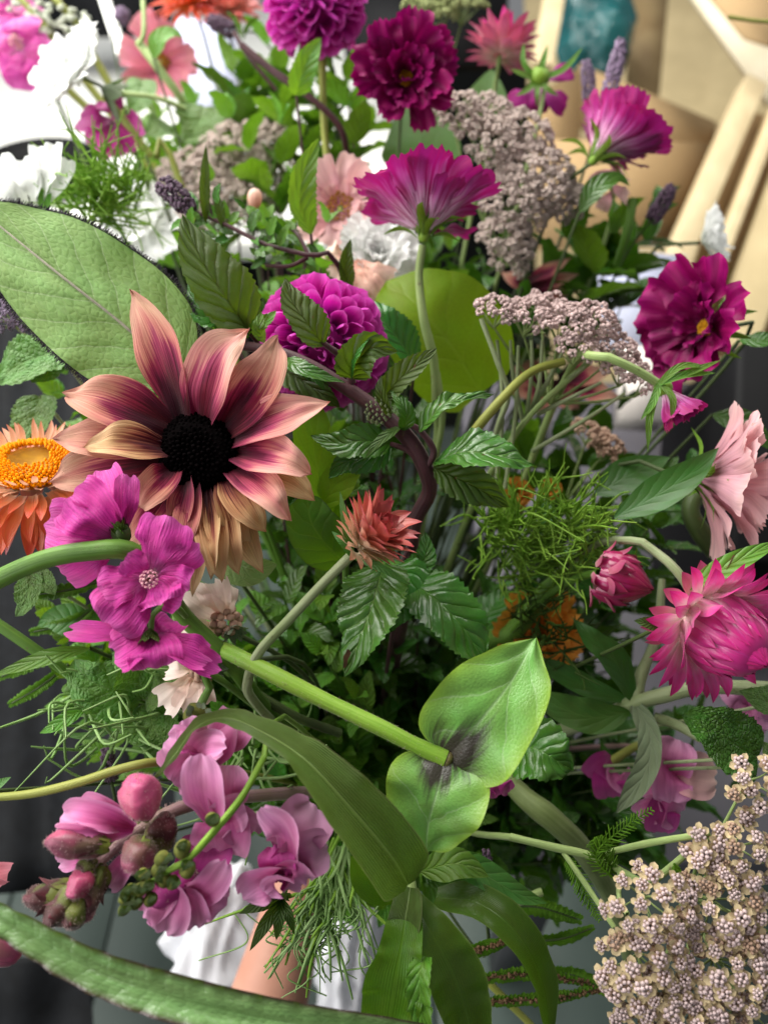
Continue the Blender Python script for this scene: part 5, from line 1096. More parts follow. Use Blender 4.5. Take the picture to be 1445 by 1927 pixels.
leaf_thing('narrow_leaf', 'dark lance shaped leaf with an upturned tip left of the pale pink cosmos', [(1155, 975, .51), (1230, 935, .50), (1300, 890, .495), (1352, 842, .50)], 36, L_SMOD, pr=PR_LANCE, face=(.1, .6, 1), th=.5, n=24)
leaf_thing('narrow_leaf', 'dark leaf lying behind the lance shaped one, under the small brown yarrow', [(1120, 930, .55), (1190, 890, .545), (1260, 860, .55)], 36, L_SMOD, pr=PR_LANCE, face=(.1, .6, 1), th=.3)
leaf_thing('sunflower_leaf', 'grey green leaf tip under the lowest sunflower petals', [(415, 1040, .475), (470, 1070, .468), (522, 1062, .47)], 40, L_BIG, face=(.2, -.1, 1), th=.3)
leaf_thing('sunflower_leaf', 'bright leaf with a dark edge between the sunflower and the coral strawflower', [(640, 1080, .49), (605, 1010, .48), (585, 930, .478), (600, 840, .488)], 42, L_BACK, pr=PR_STRAP, face=(-.1, 0, 1), th=.3, edge=None) if False else None
sl = thing('sunflower_leaf', 'bright leaf with a dark edge between the sunflower and the coral strawflower', 'leaf', P(610, 1070, .49))
sheet(sl, 'blade', [(650, 1060, .49), (610, 1020, .48), (585, 980, .478), (578, 930, .48)], 52, leaf_mat('dark_edged_leaf', '4a7414', '4a7414', '7a9a34', nv=5, quilt=.3, rough=.5, trans=.4, edge=('1c1a10', .9, 20.), tcol='8aba0a'), pr=PR_ROUND, n=24, m=13, th=.4, face=vv(-.1, .1, 1))
sheet(sl, 'blade', [(625, 1010, .488), (600, 900, .484), (585, 800, .482), (570, 740, .486)], 40, L_BACK, pr=PR_STRAP, n=20, m=9, th=.4, face=vv(.2, 0, 1))
sheet(sl, 'blade', [(600, 960, .487), (650, 890, .48), (690, 860, .485)], 34, L_BACK, pr=PR_LANCE, n=16, m=9, th=.3, face=vv(0, .2, 1))
hidden_stem(sl, P(650, 1062, .49), U_, S_GRN)

# ---------------------------------------------------------------- thick arching stems on the left
S_OLIVE2 = stem_mat('hairy_stem', '56682c', '84945a', sheen=.5)
def bare(label, px, w, mat, extra=True, d=None, name='stem', ridge=0.):
    pts = PTS(px, d); root = thing('flower_stalk', label, 'stem', pts[0])
    stem(root, px, w, mat, d, extra=[GRIP] if extra else None, k=10); return root
a1 = bare('thick green stem arching in from the left edge under the mallow', [(-60, 1125, .42), (0, 1092, .415), (90, 1050, .408), (180, 1032, .405), (250, 1040, .41), (300, 1090, .44), (350, 1160, .455), (420, 1235, .46), (470, 1290, .47), (520, 1350, .52)], [34, 35, 36, 36, 34, 30, 31, 32, 32, 28], S_GRN)
bare('olive stem rising from the left edge below the strap leaf tip', [(-30, 1502, .42), (60, 1494, .415), (150, 1474, .412), (230, 1448, .412), (300, 1435, .42), (380, 1440, .46)], [15, 16, 17, 16, 14, 13], S_OLIVE)
bare('bright green bare stem crossing the left edge towards the mint', [(-40, 1150, .50), (60, 1215, .50), (140, 1280, .505), (200, 1330, .53)], [20, 22, 24, 22], S_GRN)
bare('pale stem behind the right zinnia leaf running to the lower right', [(930, 1440, .56), (990, 1500, .53), (1040, 1540, .52), (1100, 1600, .53), (1160, 1700, .56), (1180, 1800, .60)], [30, 42, 44, 38, 30, 24], S_OLIVE2, False)
bare('thick green stem below the crimson strawflower bud', [(1105, 1065, .56), (1040, 1110, .57), (960, 1185, .59), (890, 1240, .62)], [34, 38, 40, 38], S_GRN)
bare('curved green stem at the right edge below the pale pink cosmos', [(1330, 900, .57), (1300, 960, .56), (1330, 1010, .56), (1360, 1060, .57)], [26, 34, 38, 30], S_DARK, False)
gs = bare('grey woolly stem junction under the pink strawflower', [(1500, 1300, .50), (1330, 1290, .51), (1240, 1310, .52), (1180, 1330, .53), (1100, 1360, .58)], [26, 28, 30, 32, 24], S_GREYG)
stem(gs, [(1195, 1330, .525), (1205, 1270, .53), (1235, 1190, .54), (1245, 1090, .55)], [24, 22, 18, 14], S_GREYG)
sheet(gs, 'leaf', [(1195, 1325, .522), (1222, 1380, .51), (1215, 1450, .505), (1160, 1530, .51)], 24, L_GREY, pr=PR_STRAP, n=24, m=9, th=.7, ruf=.1, rf=5, face=vv(-.5, .2, .8))
sheet(gs, 'leaf', [(1190, 1320, .525), (1160, 1250, .52), (1110, 1200, .52), (1075, 1160, .53)], 30, L_SMOD, pr=PR_LANCE, n=20, m=9, th=.4, ruf=.1, face=vv(.2, .4, 1))
sheet(gs, 'leaf', [(1185, 1340, .525), (1120, 1350, .52), (1050, 1330, .52), (980, 1290, .53)], 34, L_SMOD, pr=PR_LANCE, n=20, m=9, th=.4, ruf=.1, face=vv(.0, .4, 1))
sheet(gs, 'leaf', [(1185, 1320, .53), (1110, 1295, .535), (1030, 1255, .54), (950, 1235, .55)], 22, L_SMOD, pr=PR_LANCE, n=20, m=9, th=.4, ruf=.1, face=vv(.0, .4, 1))
stem(gs, [(1230, 1350, .525), (1270, 1365, .52), (1320, 1390, .51)], 20, S_GREYG, name='branch')

# green budded stalk crossing the snapdragon
gb = thing('bud_stalk', 'bright green stalk with tiny green buds crossing the pink snapdragon', 'bud stalk', P(495, 1430, .40))
stem(gb, [(497, 1425, .40), (455, 1500, .385), (400, 1570, .373), (350, 1618, .37), (300, 1650, .37), (235, 1700, .372)], [13, 14, 15, 13, 10, 6], S_BRIGHT)
part(gb, 'stem', tube([P(497, 1427, .40), P(540, 1350, .46), GRIP], .0016, 10, 6), S_BRIGHT)
M_GBUD = plain_mat('green_bud', '3e4a1e', '80803e', 160, .8, .15, .5)
for (x, y, w, l) in ((400, 1540, 14, 26), (345, 1590, 15, 36), (352, 1628, 15, 34), (310, 1615, 14, 30), (308, 1650, 13, 30), (280, 1665, 14, 30), (285, 1690, 12, 28), (262, 1670, 12, 26), (258, 1695, 12, 28), (238, 1690, 11, 26), (235, 1712, 10, 24), (328, 1660, 13, 28), (300, 1635, 13, 28), (270, 1645, 11, 24), (245, 1672, 11, 22)):
    b_ = part(gb, 'bud', egg(P(x + 8, y - 10, .372), vv(-.55 + rnd.uniform(-.4, .4), -.7, .3), PX(l, .37), PX(w, .37), 10, 8, 5, .1), M_GBUD)
    for k in range(3): sheet(b_, 'sepal', [(x + 8, y - 10, .370), (x + rnd.uniform(-14, 14), y + rnd.uniform(-6, 8), .366), (x - 6 + rnd.uniform(-9, 9), y + 14, .367)], 5, L_MINTU, pr=PR_LANCE, n=6, m=3)
cb = thing('bud_stalk', 'small scaly green bud above the snapdragon on a short stalk', 'bud stalk', P(372, 1345, .42))
part(cb, 'bud', egg(P(366, 1362, .415), vv(.2, .9, .3), PX(42, .415), PX(22, .415), 12, 8, 6, .1), M_GBUD)
for k in range(14):
    a = rnd.random() * 6.28; sheet(cb, 'scale', [(374 + 14 * math.cos(a), 1345 + 12 * math.sin(a), .408), (374 + 24 * math.cos(a), 1338 + 18 * math.sin(a), .404)], 6, L_GREY, pr=PR_LANCE, n=5, m=3)
stem(cb, [(374, 1335, .42), (395, 1295, .43), (415, 1280, .44)], [16, 15, 14], S_GRN, extra=[GRIP])
fuzz(sn, tube(PTS([(100, 1705, .40), (180, 1630, .402), (240, 1575, .405), (310, 1530, .41), (400, 1505, .43)]), PX(12, .405), 30, 10), 900, .0017)
fuzz(zl, zg, 1500, .0008, .00006)
# ---------------------------------------------------------------- purple stemmed mint in the middle (leaves one by one)
def mint(root, px, w, mat, d=None, pr=PR_OVATE, face=(0, .3, 1), n=44, m=19, **k):
    kw = dict(th=.25, quilt=(.055, 8, 2.), serr=.16, sf=15, ruf=.05, rf=3, fold=.06, bump=.03); kw.update(k)
    return sheet(root, 'leaf', px, w, mat, d, pr=pr, n=n, m=m, face=vv(*face), **kw)
mp = thing('mint_sprig', 'purple stemmed mint sprig with glossy serrated leaves in the middle of the bouquet', 'mint sprig', P(790, 985, .50))
stem(mp, [(330, 640, .50), (440, 650, .495), (540, 672, .487), (640, 722, .48), (720, 778, .475), (770, 830, .475), (800, 885, .478), (806, 930, .485), (780, 985, .495), (770, 1080, .52)], [16, 20, 25, 28, 30, 26, 32, 30, 26, 22], S_PURP, extra=[P(740, 1250, .62), GRIP], k=10, ridge=.06)
stem(mp, [(663, 722, .478), (650, 680, .474), (622, 655, .470), (600, 640, .468)], [16, 15, 12, 9], S_PURP, name='branch')
stem(mp, [(800, 885, .476), (815, 850, .472), (790, 810, .47), (760, 795, .47)], [13, 13, 12, 11], S_PURP, name='branch'); stem(mp, [(796, 880, .476), (770, 850, .474), (735, 835, .476)], [12, 12, 9], S_PURP, name='branch')
mint(mp, [(608, 650, .468), (580, 610, .462), (552, 570, .463), (536, 524, .468)], 36, L_MINTU, face=(.3, .1, 1), fold=.25)
mint(mp, [(664, 712, .474), (672, 680, .463), (700, 655, .458), (748, 662, .464)], 38, L_MINTU, face=(.1, .1, 1), fold=.3)
mint(mp, [(662, 715, .472), (664, 680, .462), (680, 650, .457), (706, 624, .46)], 15, L_MINT, face=(-.7, .2, .8), pr=PR_LANCE)
mint(mp, [(722, 748, .47), (750, 715, .462), (785, 685, .46), (822, 655, .465)], 26, L_MINTU, face=(.35, .5, .8), fold=.25)
mint(mp, [(788, 812, .468), (822, 775, .458), (865, 752, .455), (928, 742, .46)], 26, L_MINT, face=(-.1, .75, .8), th=.5, bump=.12, ruf=.12)
mint(mp, [(818, 872, .474), (870, 850, .458), (940, 858, .452), (1010, 880, .458)], 56, L_MINT, face=(-.1, .8, .75), quilt=(.09, 7, 2.), bump=.05, pr=PR_LANCE)
mint(mp, [(816, 880, .476), (860, 900, .466), (910, 925, .466), (958, 955, .472)], 38, L_MINTU, face=(.1, -.1, 1), pr=PR_LANCE)
mint(mp, [(735, 835, .478), (680, 830, .47), (640, 835, .47), (585, 820, .476)], 34, L_DARK, face=(0, .2, 1))
mint(mp, [(760, 800, .472), (735, 815, .464), (705, 840, .462), (684, 868, .466)], 13, L_MINTU, face=(-.4, .5, .8), pr=PR_LANCE)
mint(mp, [(735, 840, .482), (690, 860, .476), (650, 870, .476), (618, 900, .482)], 32, L_DARK, face=(0, 0, 1))
mint(mp, [(735, 790, .472), (722, 755, .464), (714, 730, .462), (718, 705, .466)], 12, L_MINTU, face=(-.5, .2, .9), pr=PR_LANCE); mint(mp, [(760, 810, .47), (765, 780, .462), (752, 755, .46), (735, 735, .464)], 18, L_DARK, face=(.3, .2, 1))
mint(mp, [(540, 672, .484), (560, 690, .47), (600, 706, .468), (650, 720, .474)], 20, L_DARK, face=(.1, .6, .9)); mint(mp, [(520, 690, .49), (560, 710, .48), (610, 745, .478), (640, 765, .482)], 34, L_MINTU, face=(.1, .3, 1))
mint(mp, [(500, 640, .484), (490, 625, .474), (488, 610, .472), (492, 586, .475)], 16, L_LIME, face=(.2, .2, 1)); mint(mp, [(545, 680, .478), (575, 700, .472), (598, 715, .474), (612, 735, .478)], 16, L_DARK, face=(.3, .4, 1))
part(mp, 'hairy_node', blobs(dome_pts(P(712, 775, .472), vv(.5, -.5, .6), PX(26, .47), 60, -.3)[0], .0010, 4, 3, None, 3), S_GREYG, kind='stuff')
hm = thing('mint_sprig', 'large glossy quilted mint leaf hanging below the coral strawflower with a nibbled hole', 'mint sprig', P(728, 1060, .48))
mint(hm, [(722, 1062, .478), (706, 1120, .458), (682, 1190, .446), (648, 1274, .45)], 66, L_MINT, face=(-.25, .6, .85), n=80, m=31, quilt=(.075, 10, 2.4), sf=24, serr=.12)
mint(hm, [(742, 1065, .49), (770, 1095, .482), (752, 1145, .478), (735, 1190, .482)], 44, L_DARK, face=(.4, .1, 1))
mint(hm, [(760, 1095, .495), (810, 1120, .475), (862, 1170, .468), (908, 1238, .472)], 56, L_DARK, face=(.15, .45, 1), n=60, m=25, sf=20, pr=PR_ROUND)
mint(hm, [(770, 1080, .50), (800, 1050, .49), (800, 1000, .49)], 26, L_MINT, face=(-.3, .3, 1))
part(hm, 'stem', tube(PTS([(775, 985, .497), (768, 1040, .50), (752, 1075, .50), (740, 1180, .54)]) + [GRIP], .0016, 16, 8), S_PURP)
part(hm, 'nibbled_hole', blade(PTS([(655, 1222, .4455), (652, 1240, .4445), (646, 1258, .4447)]), PX(5, .445), PR_STRAP, 8, 3, vv(-.1, .35, 1), wav=.4), plain_mat('nibbled_brown', '1c120a', '4a3420', 300, .8, .1, .2))
lm = thing('mint_sprig', 'upright dark green mint leaf beside the top of the big pale leaf', 'mint sprig', P(470, 640, .50))
mint(lm, [(470, 625, .492), (425, 560, .48), (380, 490, .476), (343, 405, .482)], 60, L_MINTU, face=(.45, .05, 1), n=60, m=25, sf=18, fold=.2, serr=.1)
mint(lm, [(470, 632, .496), (420, 600, .486), (380, 580, .48), (352, 530, .484)], 34, L_DARK, face=(-.5, .3, 1))
part(lm, 'stem', tube(PTS([(470, 628, .494), (500, 665, .50), (600, 760, .56)]) + [GRIP], .0014, 12, 6), S_PURP)
for (lab, pts, w, mt, fc) in (
    ('tall folded mint leaf standing left of the pale pink cosmos', [(585, 440, .575), (565, 390, .565), (570, 330, .56), (601, 258, .565)], 30, L_LIME, (.45, .1, .8)),
    ('mint leaf with a rounded pale back between the dahlia and the round leaf', [(780, 690, .56), (750, 640, .545), (720, 600, .54), (690, 560, .55)], 38, L_MINT, (.2, .5, 1)),
    ('narrow upright mint leaf in front of the white frilly bloom', [(655, 545, .565), (650, 510, .56), (652, 480, .558), (660, 450, .56)], 16, L_MINTU, (.4, 0, 1)),
    ('bright mint leaf just under the top ball dahlia', [(558, 180, .66), (565, 150, .65), (580, 110, .645), (605, 70, .65)], 24, L_LIME, (.4, .1, .9)),
    ('small lime mint leaf on the left flank of the ball dahlia', [(480, 640, .50), (488, 615, .49), (505, 600, .486), (520, 585, .49)], 16, L_LIME, (.2, .2, 1)),
    ('lime green leaf lit from behind above the coral strawflower', [(640, 930, .50), (645, 905, .495), (650, 880, .495), (655, 858, .50)], 34, L_LIME, (0, 0, 1))):
    t = thing('mint_sprig', lab, 'mint sprig', P(*pts[0])); mint(t, pts, w, mt, face=fc, fold=.3)
    part(t, 'stem', tube([P(*pts[0]), P(*pts[0]) * .6 + GRIP * .4 - T_ * .03, GRIP], .0012, 10, 6), S_PURP)

# crinkled mint leaves
def crink(lab, rows, mat=None):
    t = thing('crinkled_mint', lab, 'mint sprig', P(*rows[0][0][0]))
    for pts, w, fc in rows: mint(t, pts, w, mat or L_CRINK, face=fc, pr=PR_HEART, quilt=(.05, 6, 1.6), serr=.12, sf=12, bump=.05)
    b = P(*rows[0][0][0]); part(t, 'stem', tube([b, b * .5 + GRIP * .5 - T_ * .02, GRIP], .0013, 10, 6), S_GREYG)
    return t
crink('crinkled grey green mint leaves at the left edge under the big pale leaf', [([(110, 660, .55), (70, 670, .535), (30, 690, .53), (-10, 720, .54)], 52, (0, .3, 1)), ([(110, 650, .55), (85, 690, .54), (60, 720, .535)], 40, (.3, .2, 1))])
crink('crinkled mint leaf at the left edge above the orange strawflower', [([(75, 745, .55), (65, 785, .54), (50, 820, .535), (35, 850, .54)], 42, (0, .4, 1))])
crink('pair of crinkled mint leaves on the left below the magenta mallow', [([(265, 1312, .50), (215, 1300, .49), (165, 1278, .485), (140, 1240, .49)], 58, (-.1, .3, 1)), ([(270, 1315, .50), (260, 1270, .49), (240, 1240, .485), (210, 1230, .49)], 48, (.2, .5, 1)), ([(275, 1310, .50), (300, 1290, .49), (335, 1260, .488), (350, 1240, .49)], 40, (.2, .6, 1)), ([(272, 1325, .50), (290, 1370, .49), (300, 1400, .487), (290, 1440, .49)], 50, (.2, .2, 1))])
crink('crinkled mint leaf at the right edge above the large yarrow', [([(1425, 1425, .465), (1380, 1400, .455), (1330, 1365, .45), (1282, 1345, .458)], 62, (-.2, .45, 1))], leaf_mat('fresh_crinkled_leaf', '3f7a26', '5c8a34', '78a85a', nv=8, slope=1.8, quilt=1., rough=.4, trans=.2, retic=.8, veinf=.35, rscale=(20., 13.)))
crink('dark crinkled leaf behind the right zinnia leaf', [([(965, 1400, .49), (1010, 1410, .475), (1045, 1430, .47), (1075, 1450, .475)], 62, (.1, .3, 1))], L_DARK)
crink('small fresh leaf corner at the right edge above the yarrow', [([(1470, 1440, .46), (1450, 1420, .455), (1435, 1395, .455)], 22, (0, .4, 1))])
crink('crinkled leaf edge at the right border below the strawflower', [([(1480, 1320, .50), (1440, 1320, .49), (1390, 1300, .49)], 34, (0, .5, 1))])
crink('small crinkled leaf under the orange strawflower at the left', [([(60, 1080, .49), (55, 1110, .48), (45, 1140, .478), (30, 1160, .48)], 26, (0, .3, 1)), ([(65, 1080, .49), (90, 1100, .48), (105, 1120, .478)], 22, (.2, .3, 1))])
crink('blurred crinkled leaves below the rose pink cosmos at upper left', [([(270, 150, .82), (260, 190, .80), (240, 220, .80)], 30, (.2, .3, 1)), ([(385, 200, .80), (370, 240, .79), (340, 270, .79)], 46, (.1, .3, 1)), ([(330, 250, .82), (300, 240, .80), (270, 250, .80)], 36, (0, .3, 1))])

# ---------------------------------------------------------------- filler sprigs deep in the bouquet
LEAFM = {}
def leaf_set(mat, k=4, hw=.26, **kw):
    key = (mat.name, hw)
    if key not in LEAFM:
        LEAFM[key] = petal_set('leaf', k, mat, hw, .08, -.12, PR_OVATE, 18, 9, th=.3, fold=.12, quilt=(.05, 6, 1.8), serr=.14, sf=8, ruf=.06, bump=.04, **kw)
    return LEAFM[key]
def sprig(label, tip, base, nodes, size, mat, smat, group=None, name='mint_sprig', cat_='mint sprig', hw=.26, spread=62, taper=.45, three=False):
    tip, base = np.asarray(tip), np.asarray(base)
    L = np.linalg.norm(tip - base)
    root = thing(name, label, cat_, tip, group)
    side = np.array([rnd.uniform(-1, 1) for _ in range(3)]) * L * .08
    c = cat([base, base * .6 + tip * .4 + side, base * .25 + tip * .75 + side * .7, tip], 50)
    part(root, 'stem', tube(c[::5], [.0019, .0016, .0008], 14, 6), smat)
    tg = nrow(np.gradient(c, axis=0)); ms = leaf_set(mat, hw=hw)
    vis = min(.6, .028 * nodes * 1.3 / L)
    for k in range(nodes):
        f = 1 - vis * k / nodes; i = min(49, int(f * 49)); t = tg[i]
        _, u, v = basis(t); a = k * math.pi / 2 + rnd.uniform(-.3, .3); sz = size * (taper + (1 - taper) * min(1, (k + .5) / (nodes * .5))) * rnd.uniform(.85, 1.15)
        for s in range(3 if three else 2):
            ang = a + s * (2.094 if three else math.pi); r = u * math.cos(ang) + v * math.sin(ang)
            e = math.radians(spread + rnd.uniform(-14, 14) - (28 if k == 0 else 0))
            d = t * math.cos(e) + r * math.sin(e); nn = t * math.sin(e) - r * math.cos(e) + U_ * .3
            inst(root, 'leaf', rnd.choice(ms), c[i] + r * .001, d, nn, sz)
    return root
LM = [(380, 855, 'the sunflower'), (605, 640, 'the half covered dahlia'), (593, 50, 'the top dahlia'), (768, 150, 'the top magenta cosmos'), (800, 370, 'the striped cosmos'), (640, 390, 'the pale pink cosmos'),
 (705, 990, 'the coral strawflower'), (830, 620, 'the round leaf'), (1050, 620, 'the flat yarrow'), (970, 300, 'the big blurred yarrow'), (1155, 260, 'the purple cosmos'), (1320, 620, 'the crimson cosmos'), (1345, 1195, 'the hot pink strawflower'),
 (1165, 1085, 'the crimson bud'), (910, 1300, 'the right zinnia leaf'), (800, 1500, 'the lower zinnia leaf'), (650, 1340, 'the zinnia stem'), (600, 1460, 'the strap leaf'), (690, 1170, 'the big glossy mint leaf'), (540, 1590, 'the right snapdragon bloom'), (365, 1400, 'the top snapdragon bloom'),
 (290, 1080, 'the open mallow'), (150, 960, 'the upper mallow'), (265, 1220, 'the lowest mallow'), (430, 310, 'the small blurred yarrow'), (310, 120, 'the rose pink cosmos'), (900, 870, 'the shiny middle mint leaf'), (750, 1750, 'the leaf sheath'), (1000, 1000, 'the feathery foliage'),
 (150, 150, 'the white scabious'), (1160, 1330, 'the woolly stem junction'), (1250, 1460, 'the pale snapdragon'), (1100, 1600, 'the yarrow stem'), (60, 700, 'the crinkled left leaves'), (560, 1180, 'the curved grey stem'), (180, 560, 'the big pale leaf'), (690, 480, 'the white frilly bloom'), (860, 150, 'the pink top strawflower'), (350, 1260, 'the cream cosmos'), (1020, 1170, 'the added amber bloom')]
USED = set()
def place_label(kind, x, y):
    q = sorted(LM, key=lambda m: math.hypot(m[0] - x, m[1] - y))
    def rel(m):
        dx, dy = x - m[0], y - m[1]
        return ('right of ' if dx > 0 else 'left of ') if abs(dx) > abs(dy) else ('below ' if dy > 0 else 'above ')
    for i, a in enumerate(q[:3]):
        s = kind + ' ' + rel(a) + a[2]
        if s not in USED: break
        for b in q[i + 1:i + 6]:
            s = kind + ' ' + rel(a) + a[2] + ', towards ' + b[2]
            if s not in USED: break
        else: continue
        break
    USED.add(s); return s
REG = [ # x0,x1,y0,y1,d0,d1,count,size px,material,stem,label,group
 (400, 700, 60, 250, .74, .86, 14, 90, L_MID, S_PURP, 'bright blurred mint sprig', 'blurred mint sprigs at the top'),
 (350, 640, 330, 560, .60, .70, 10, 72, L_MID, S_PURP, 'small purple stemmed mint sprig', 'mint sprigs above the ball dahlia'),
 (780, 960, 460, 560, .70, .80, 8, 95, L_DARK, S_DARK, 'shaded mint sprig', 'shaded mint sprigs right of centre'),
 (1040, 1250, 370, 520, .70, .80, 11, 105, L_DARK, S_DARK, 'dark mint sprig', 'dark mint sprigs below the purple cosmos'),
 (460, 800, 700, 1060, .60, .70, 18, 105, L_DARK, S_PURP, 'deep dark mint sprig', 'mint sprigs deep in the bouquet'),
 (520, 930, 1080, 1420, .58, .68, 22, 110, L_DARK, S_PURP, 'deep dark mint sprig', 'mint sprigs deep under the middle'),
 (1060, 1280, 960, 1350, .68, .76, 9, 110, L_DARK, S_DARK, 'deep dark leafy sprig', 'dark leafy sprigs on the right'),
 (80, 330, 1130, 1330, .52, .57, 9, 70, L_LIME, S_GRN, 'bright lime sprig', 'bright lime sprigs at lower left'),
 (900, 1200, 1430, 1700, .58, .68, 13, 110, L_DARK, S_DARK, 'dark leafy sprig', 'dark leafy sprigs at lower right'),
 (70, 330, 620, 800, .60, .70, 7, 85, L_MID, S_GREYG, 'green sprig', 'green sprigs on the left'),
 (90, 420, 1100, 1330, .54, .62, 16, 85, L_LIME, S_GRN, 'fresh lime green sprig', 'fresh green sprigs at lower left'),
 (380, 700, 1280, 1520, .54, .62, 14, 95, L_MID, S_GRN, 'green leafy sprig', 'green sprigs behind the strap leaf'),
 (640, 900, 1540, 1700, .50, .60, 10, 90, L_MID, S_GRN, 'green leafy sprig', 'green sprigs around the leaf sheath'),
 (560, 830, 330, 480, .74, .82, 7, 100, L_MID, S_DARK, 'blurred green sprig', 'green sprigs behind the pale cosmos'),
 (230, 420, 180, 330, .84, .92, 6, 95, L_MID, S_GRN, 'blurred green sprig', 'blurred green sprigs at upper left'),
 (440, 760, 1040, 1260, .53, .60, 9, 85, L_MID, S_GRN, 'mid green mint sprig', 'mid green sprigs in the middle'),
 (560, 960, 1380, 1640, .54, .62, 12, 95, L_MID, S_GRN, 'mid green leafy sprig', 'mid green sprigs in the lower middle'),
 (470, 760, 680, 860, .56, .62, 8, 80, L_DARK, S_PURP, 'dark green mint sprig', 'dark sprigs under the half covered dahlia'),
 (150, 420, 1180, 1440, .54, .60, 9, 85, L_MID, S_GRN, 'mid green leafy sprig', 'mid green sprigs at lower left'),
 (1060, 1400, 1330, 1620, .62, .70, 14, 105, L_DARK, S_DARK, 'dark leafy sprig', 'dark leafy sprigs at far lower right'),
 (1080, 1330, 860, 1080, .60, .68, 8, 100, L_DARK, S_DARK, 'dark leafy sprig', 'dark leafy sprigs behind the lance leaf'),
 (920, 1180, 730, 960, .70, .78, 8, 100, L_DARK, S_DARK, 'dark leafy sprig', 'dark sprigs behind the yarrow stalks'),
]
for (x0, x1, y0, y1, d0, d1, n, sz, mt, sm, lab, grp) in REG:
    gx = max(1, int(math.sqrt(n * (x1 - x0) / (y1 - y0)))); gy = max(1, -(-n // gx)); k = 0
    for iy in range(gy):
        for ix in range(gx):
            if k >= n: break
            k += 1
            x = x0 + (ix + rnd.uniform(.1, .9)) * (x1 - x0) / gx; y = y0 + (iy + rnd.uniform(.1, .9)) * (y1 - y0) / gy
            d = rnd.uniform(d0, d1); b = GRIP + R_ * rnd.uniform(-.03, .03) + U_ * rnd.uniform(-.03, .02)
            b = b - T_ * max(0, d - .70) * .8
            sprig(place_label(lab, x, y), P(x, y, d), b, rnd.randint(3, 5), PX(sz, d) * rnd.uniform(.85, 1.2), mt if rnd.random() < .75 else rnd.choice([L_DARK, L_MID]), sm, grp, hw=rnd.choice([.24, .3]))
# purple stemmed mint with a dark spike, left of the pale cosmos
def spike(root, px, w, mat, d, dense=1.):
    pts = cat(PTS(px, d), 40); tg = nrow(np.gradient(pts, axis=0)); L = np.sum(np.linalg.norm(np.diff(pts, axis=0), axis=1))
    W_ = PX(w / 2, d); n = int(170 * dense); ps, ns = [], []
    for i in range(n):
        f = (i + .5) / n; j = min(39, int(f * 39)); a = i * 2.4 + rnd.random()
        _, u, v = basis(tg[j]); r = u * math.cos(a) + v * math.sin(a); rr = W_ * (.55 + .45 * math.sin(math.pi * min(1, .12 + f * .95)) ** .6) * (1 if f < .85 else .7)
        ps.append(pts[j] + r * rr * .55); ns.append(nz(r + tg[j] * .6))
    part(root, 'flower_spike', blobs(ps, W_ * .2, 5, 4, ns, 2.4), mat, kind='stuff')
ds = thing('mint_spike', 'dark purple mint flower spike on a wine red stem left of the pale pink cosmos', 'mint spike', P(430, 420, .56))
spike(ds, [(305, 345, .562), (330, 366, .56), (360, 396, .56)], 46, M_SPIKE, .56)
stem(ds, [(352, 392, .562), (430, 425, .56), (500, 458, .555), (580, 480, .55), (640, 510, .56)], [7, 9, 12, 15, 15], S_PURP, extra=[P(700, 800, .64), GRIP])
stem(ds, [(580, 478, .551), (560, 440, .555), (540, 425, .56)], 8, S_PURP, name='branch'); stem(ds, [(580, 484, .551), (545, 500, .552), (500, 500, .555)], 8, S_PURP, name='branch'); stem(ds, [(400, 412, .56), (390, 360, .56), (388, 280, .56)], 5, S_PURP, name='branch')
ms_ = leaf_set(L_MID, hw=.26); md_ = leaf_set(L_DARK, hw=.26)
for k in range(46):
    f = rnd.random(); x = 360 + 250 * f + rnd.uniform(-20, 20); y = 396 + 100 * f + rnd.uniform(-42, 46)
    inst(ds, 'leaf', rnd.choice(ms_ if rnd.random() < .5 else md_), P(x, y, .56 + rnd.uniform(-.01, .01)), vv(rnd.uniform(-1, .6), rnd.uniform(-.6, 1), rnd.uniform(-.2, .7)), vv(rnd.uniform(-.5, .5), .4, 1), PX(rnd.uniform(26, 50), .56))
for px, w in (([(388, 420, .56), (385, 380, .555), (386, 320, .553), (388, 270, .555)], 11), ([(420, 430, .56), (412, 390, .556), (405, 350, .556)], 10)): mint(ds, px, w, L_MINTU, face=(.5, 0, .8), pr=PR_LANCE)
SPK = [((1108, 195), (1102, 115), 28, .74, 'blurred lilac mint spike, shorter of the two behind the purple cosmos'), ((1140, 190), (1168, 78), 34, .73, 'blurred lilac mint spike, taller of the two behind the purple cosmos'),
       ((1225, 415), (1262, 352), 34, .70, 'dark lilac mint spike above the crimson cosmos at the right'), ((210, 1470), (200, 1410), 30, .52, 'dull purple mint spike above the downy pink bud at the left'), ((440, 60), (395, 38), 34, .84, 'blurred dark mint spike in front of the orange strawflower'),
       ((225, 40), (230, 20), 30, 1.0, 'blurred grey purple spike at the top left beside the white rod'), ((915, 1700), (915, 1600), 26, .50, 'grey brown catkin hanging at the bottom right of the zinnia leaves')]
for a, b, w, d, lab in SPK:
    t = thing('mint_spike', lab, 'mint spike', P(a[0], a[1], d)); spike(t, [(a[0], a[1], d), ((a[0] + b[0]) / 2 + 2, (a[1] + b[1]) / 2, d), (b[0], b[1], d)], w, M_SPIKE if d < .6 or d == .84 or d == .70 else M_SPIKL, d, 1.4)
    hidden_stem(t, P(a[0], a[1], d), vv(b[0] - a[0], a[1] - b[1], 0), S_DARK, .0012)
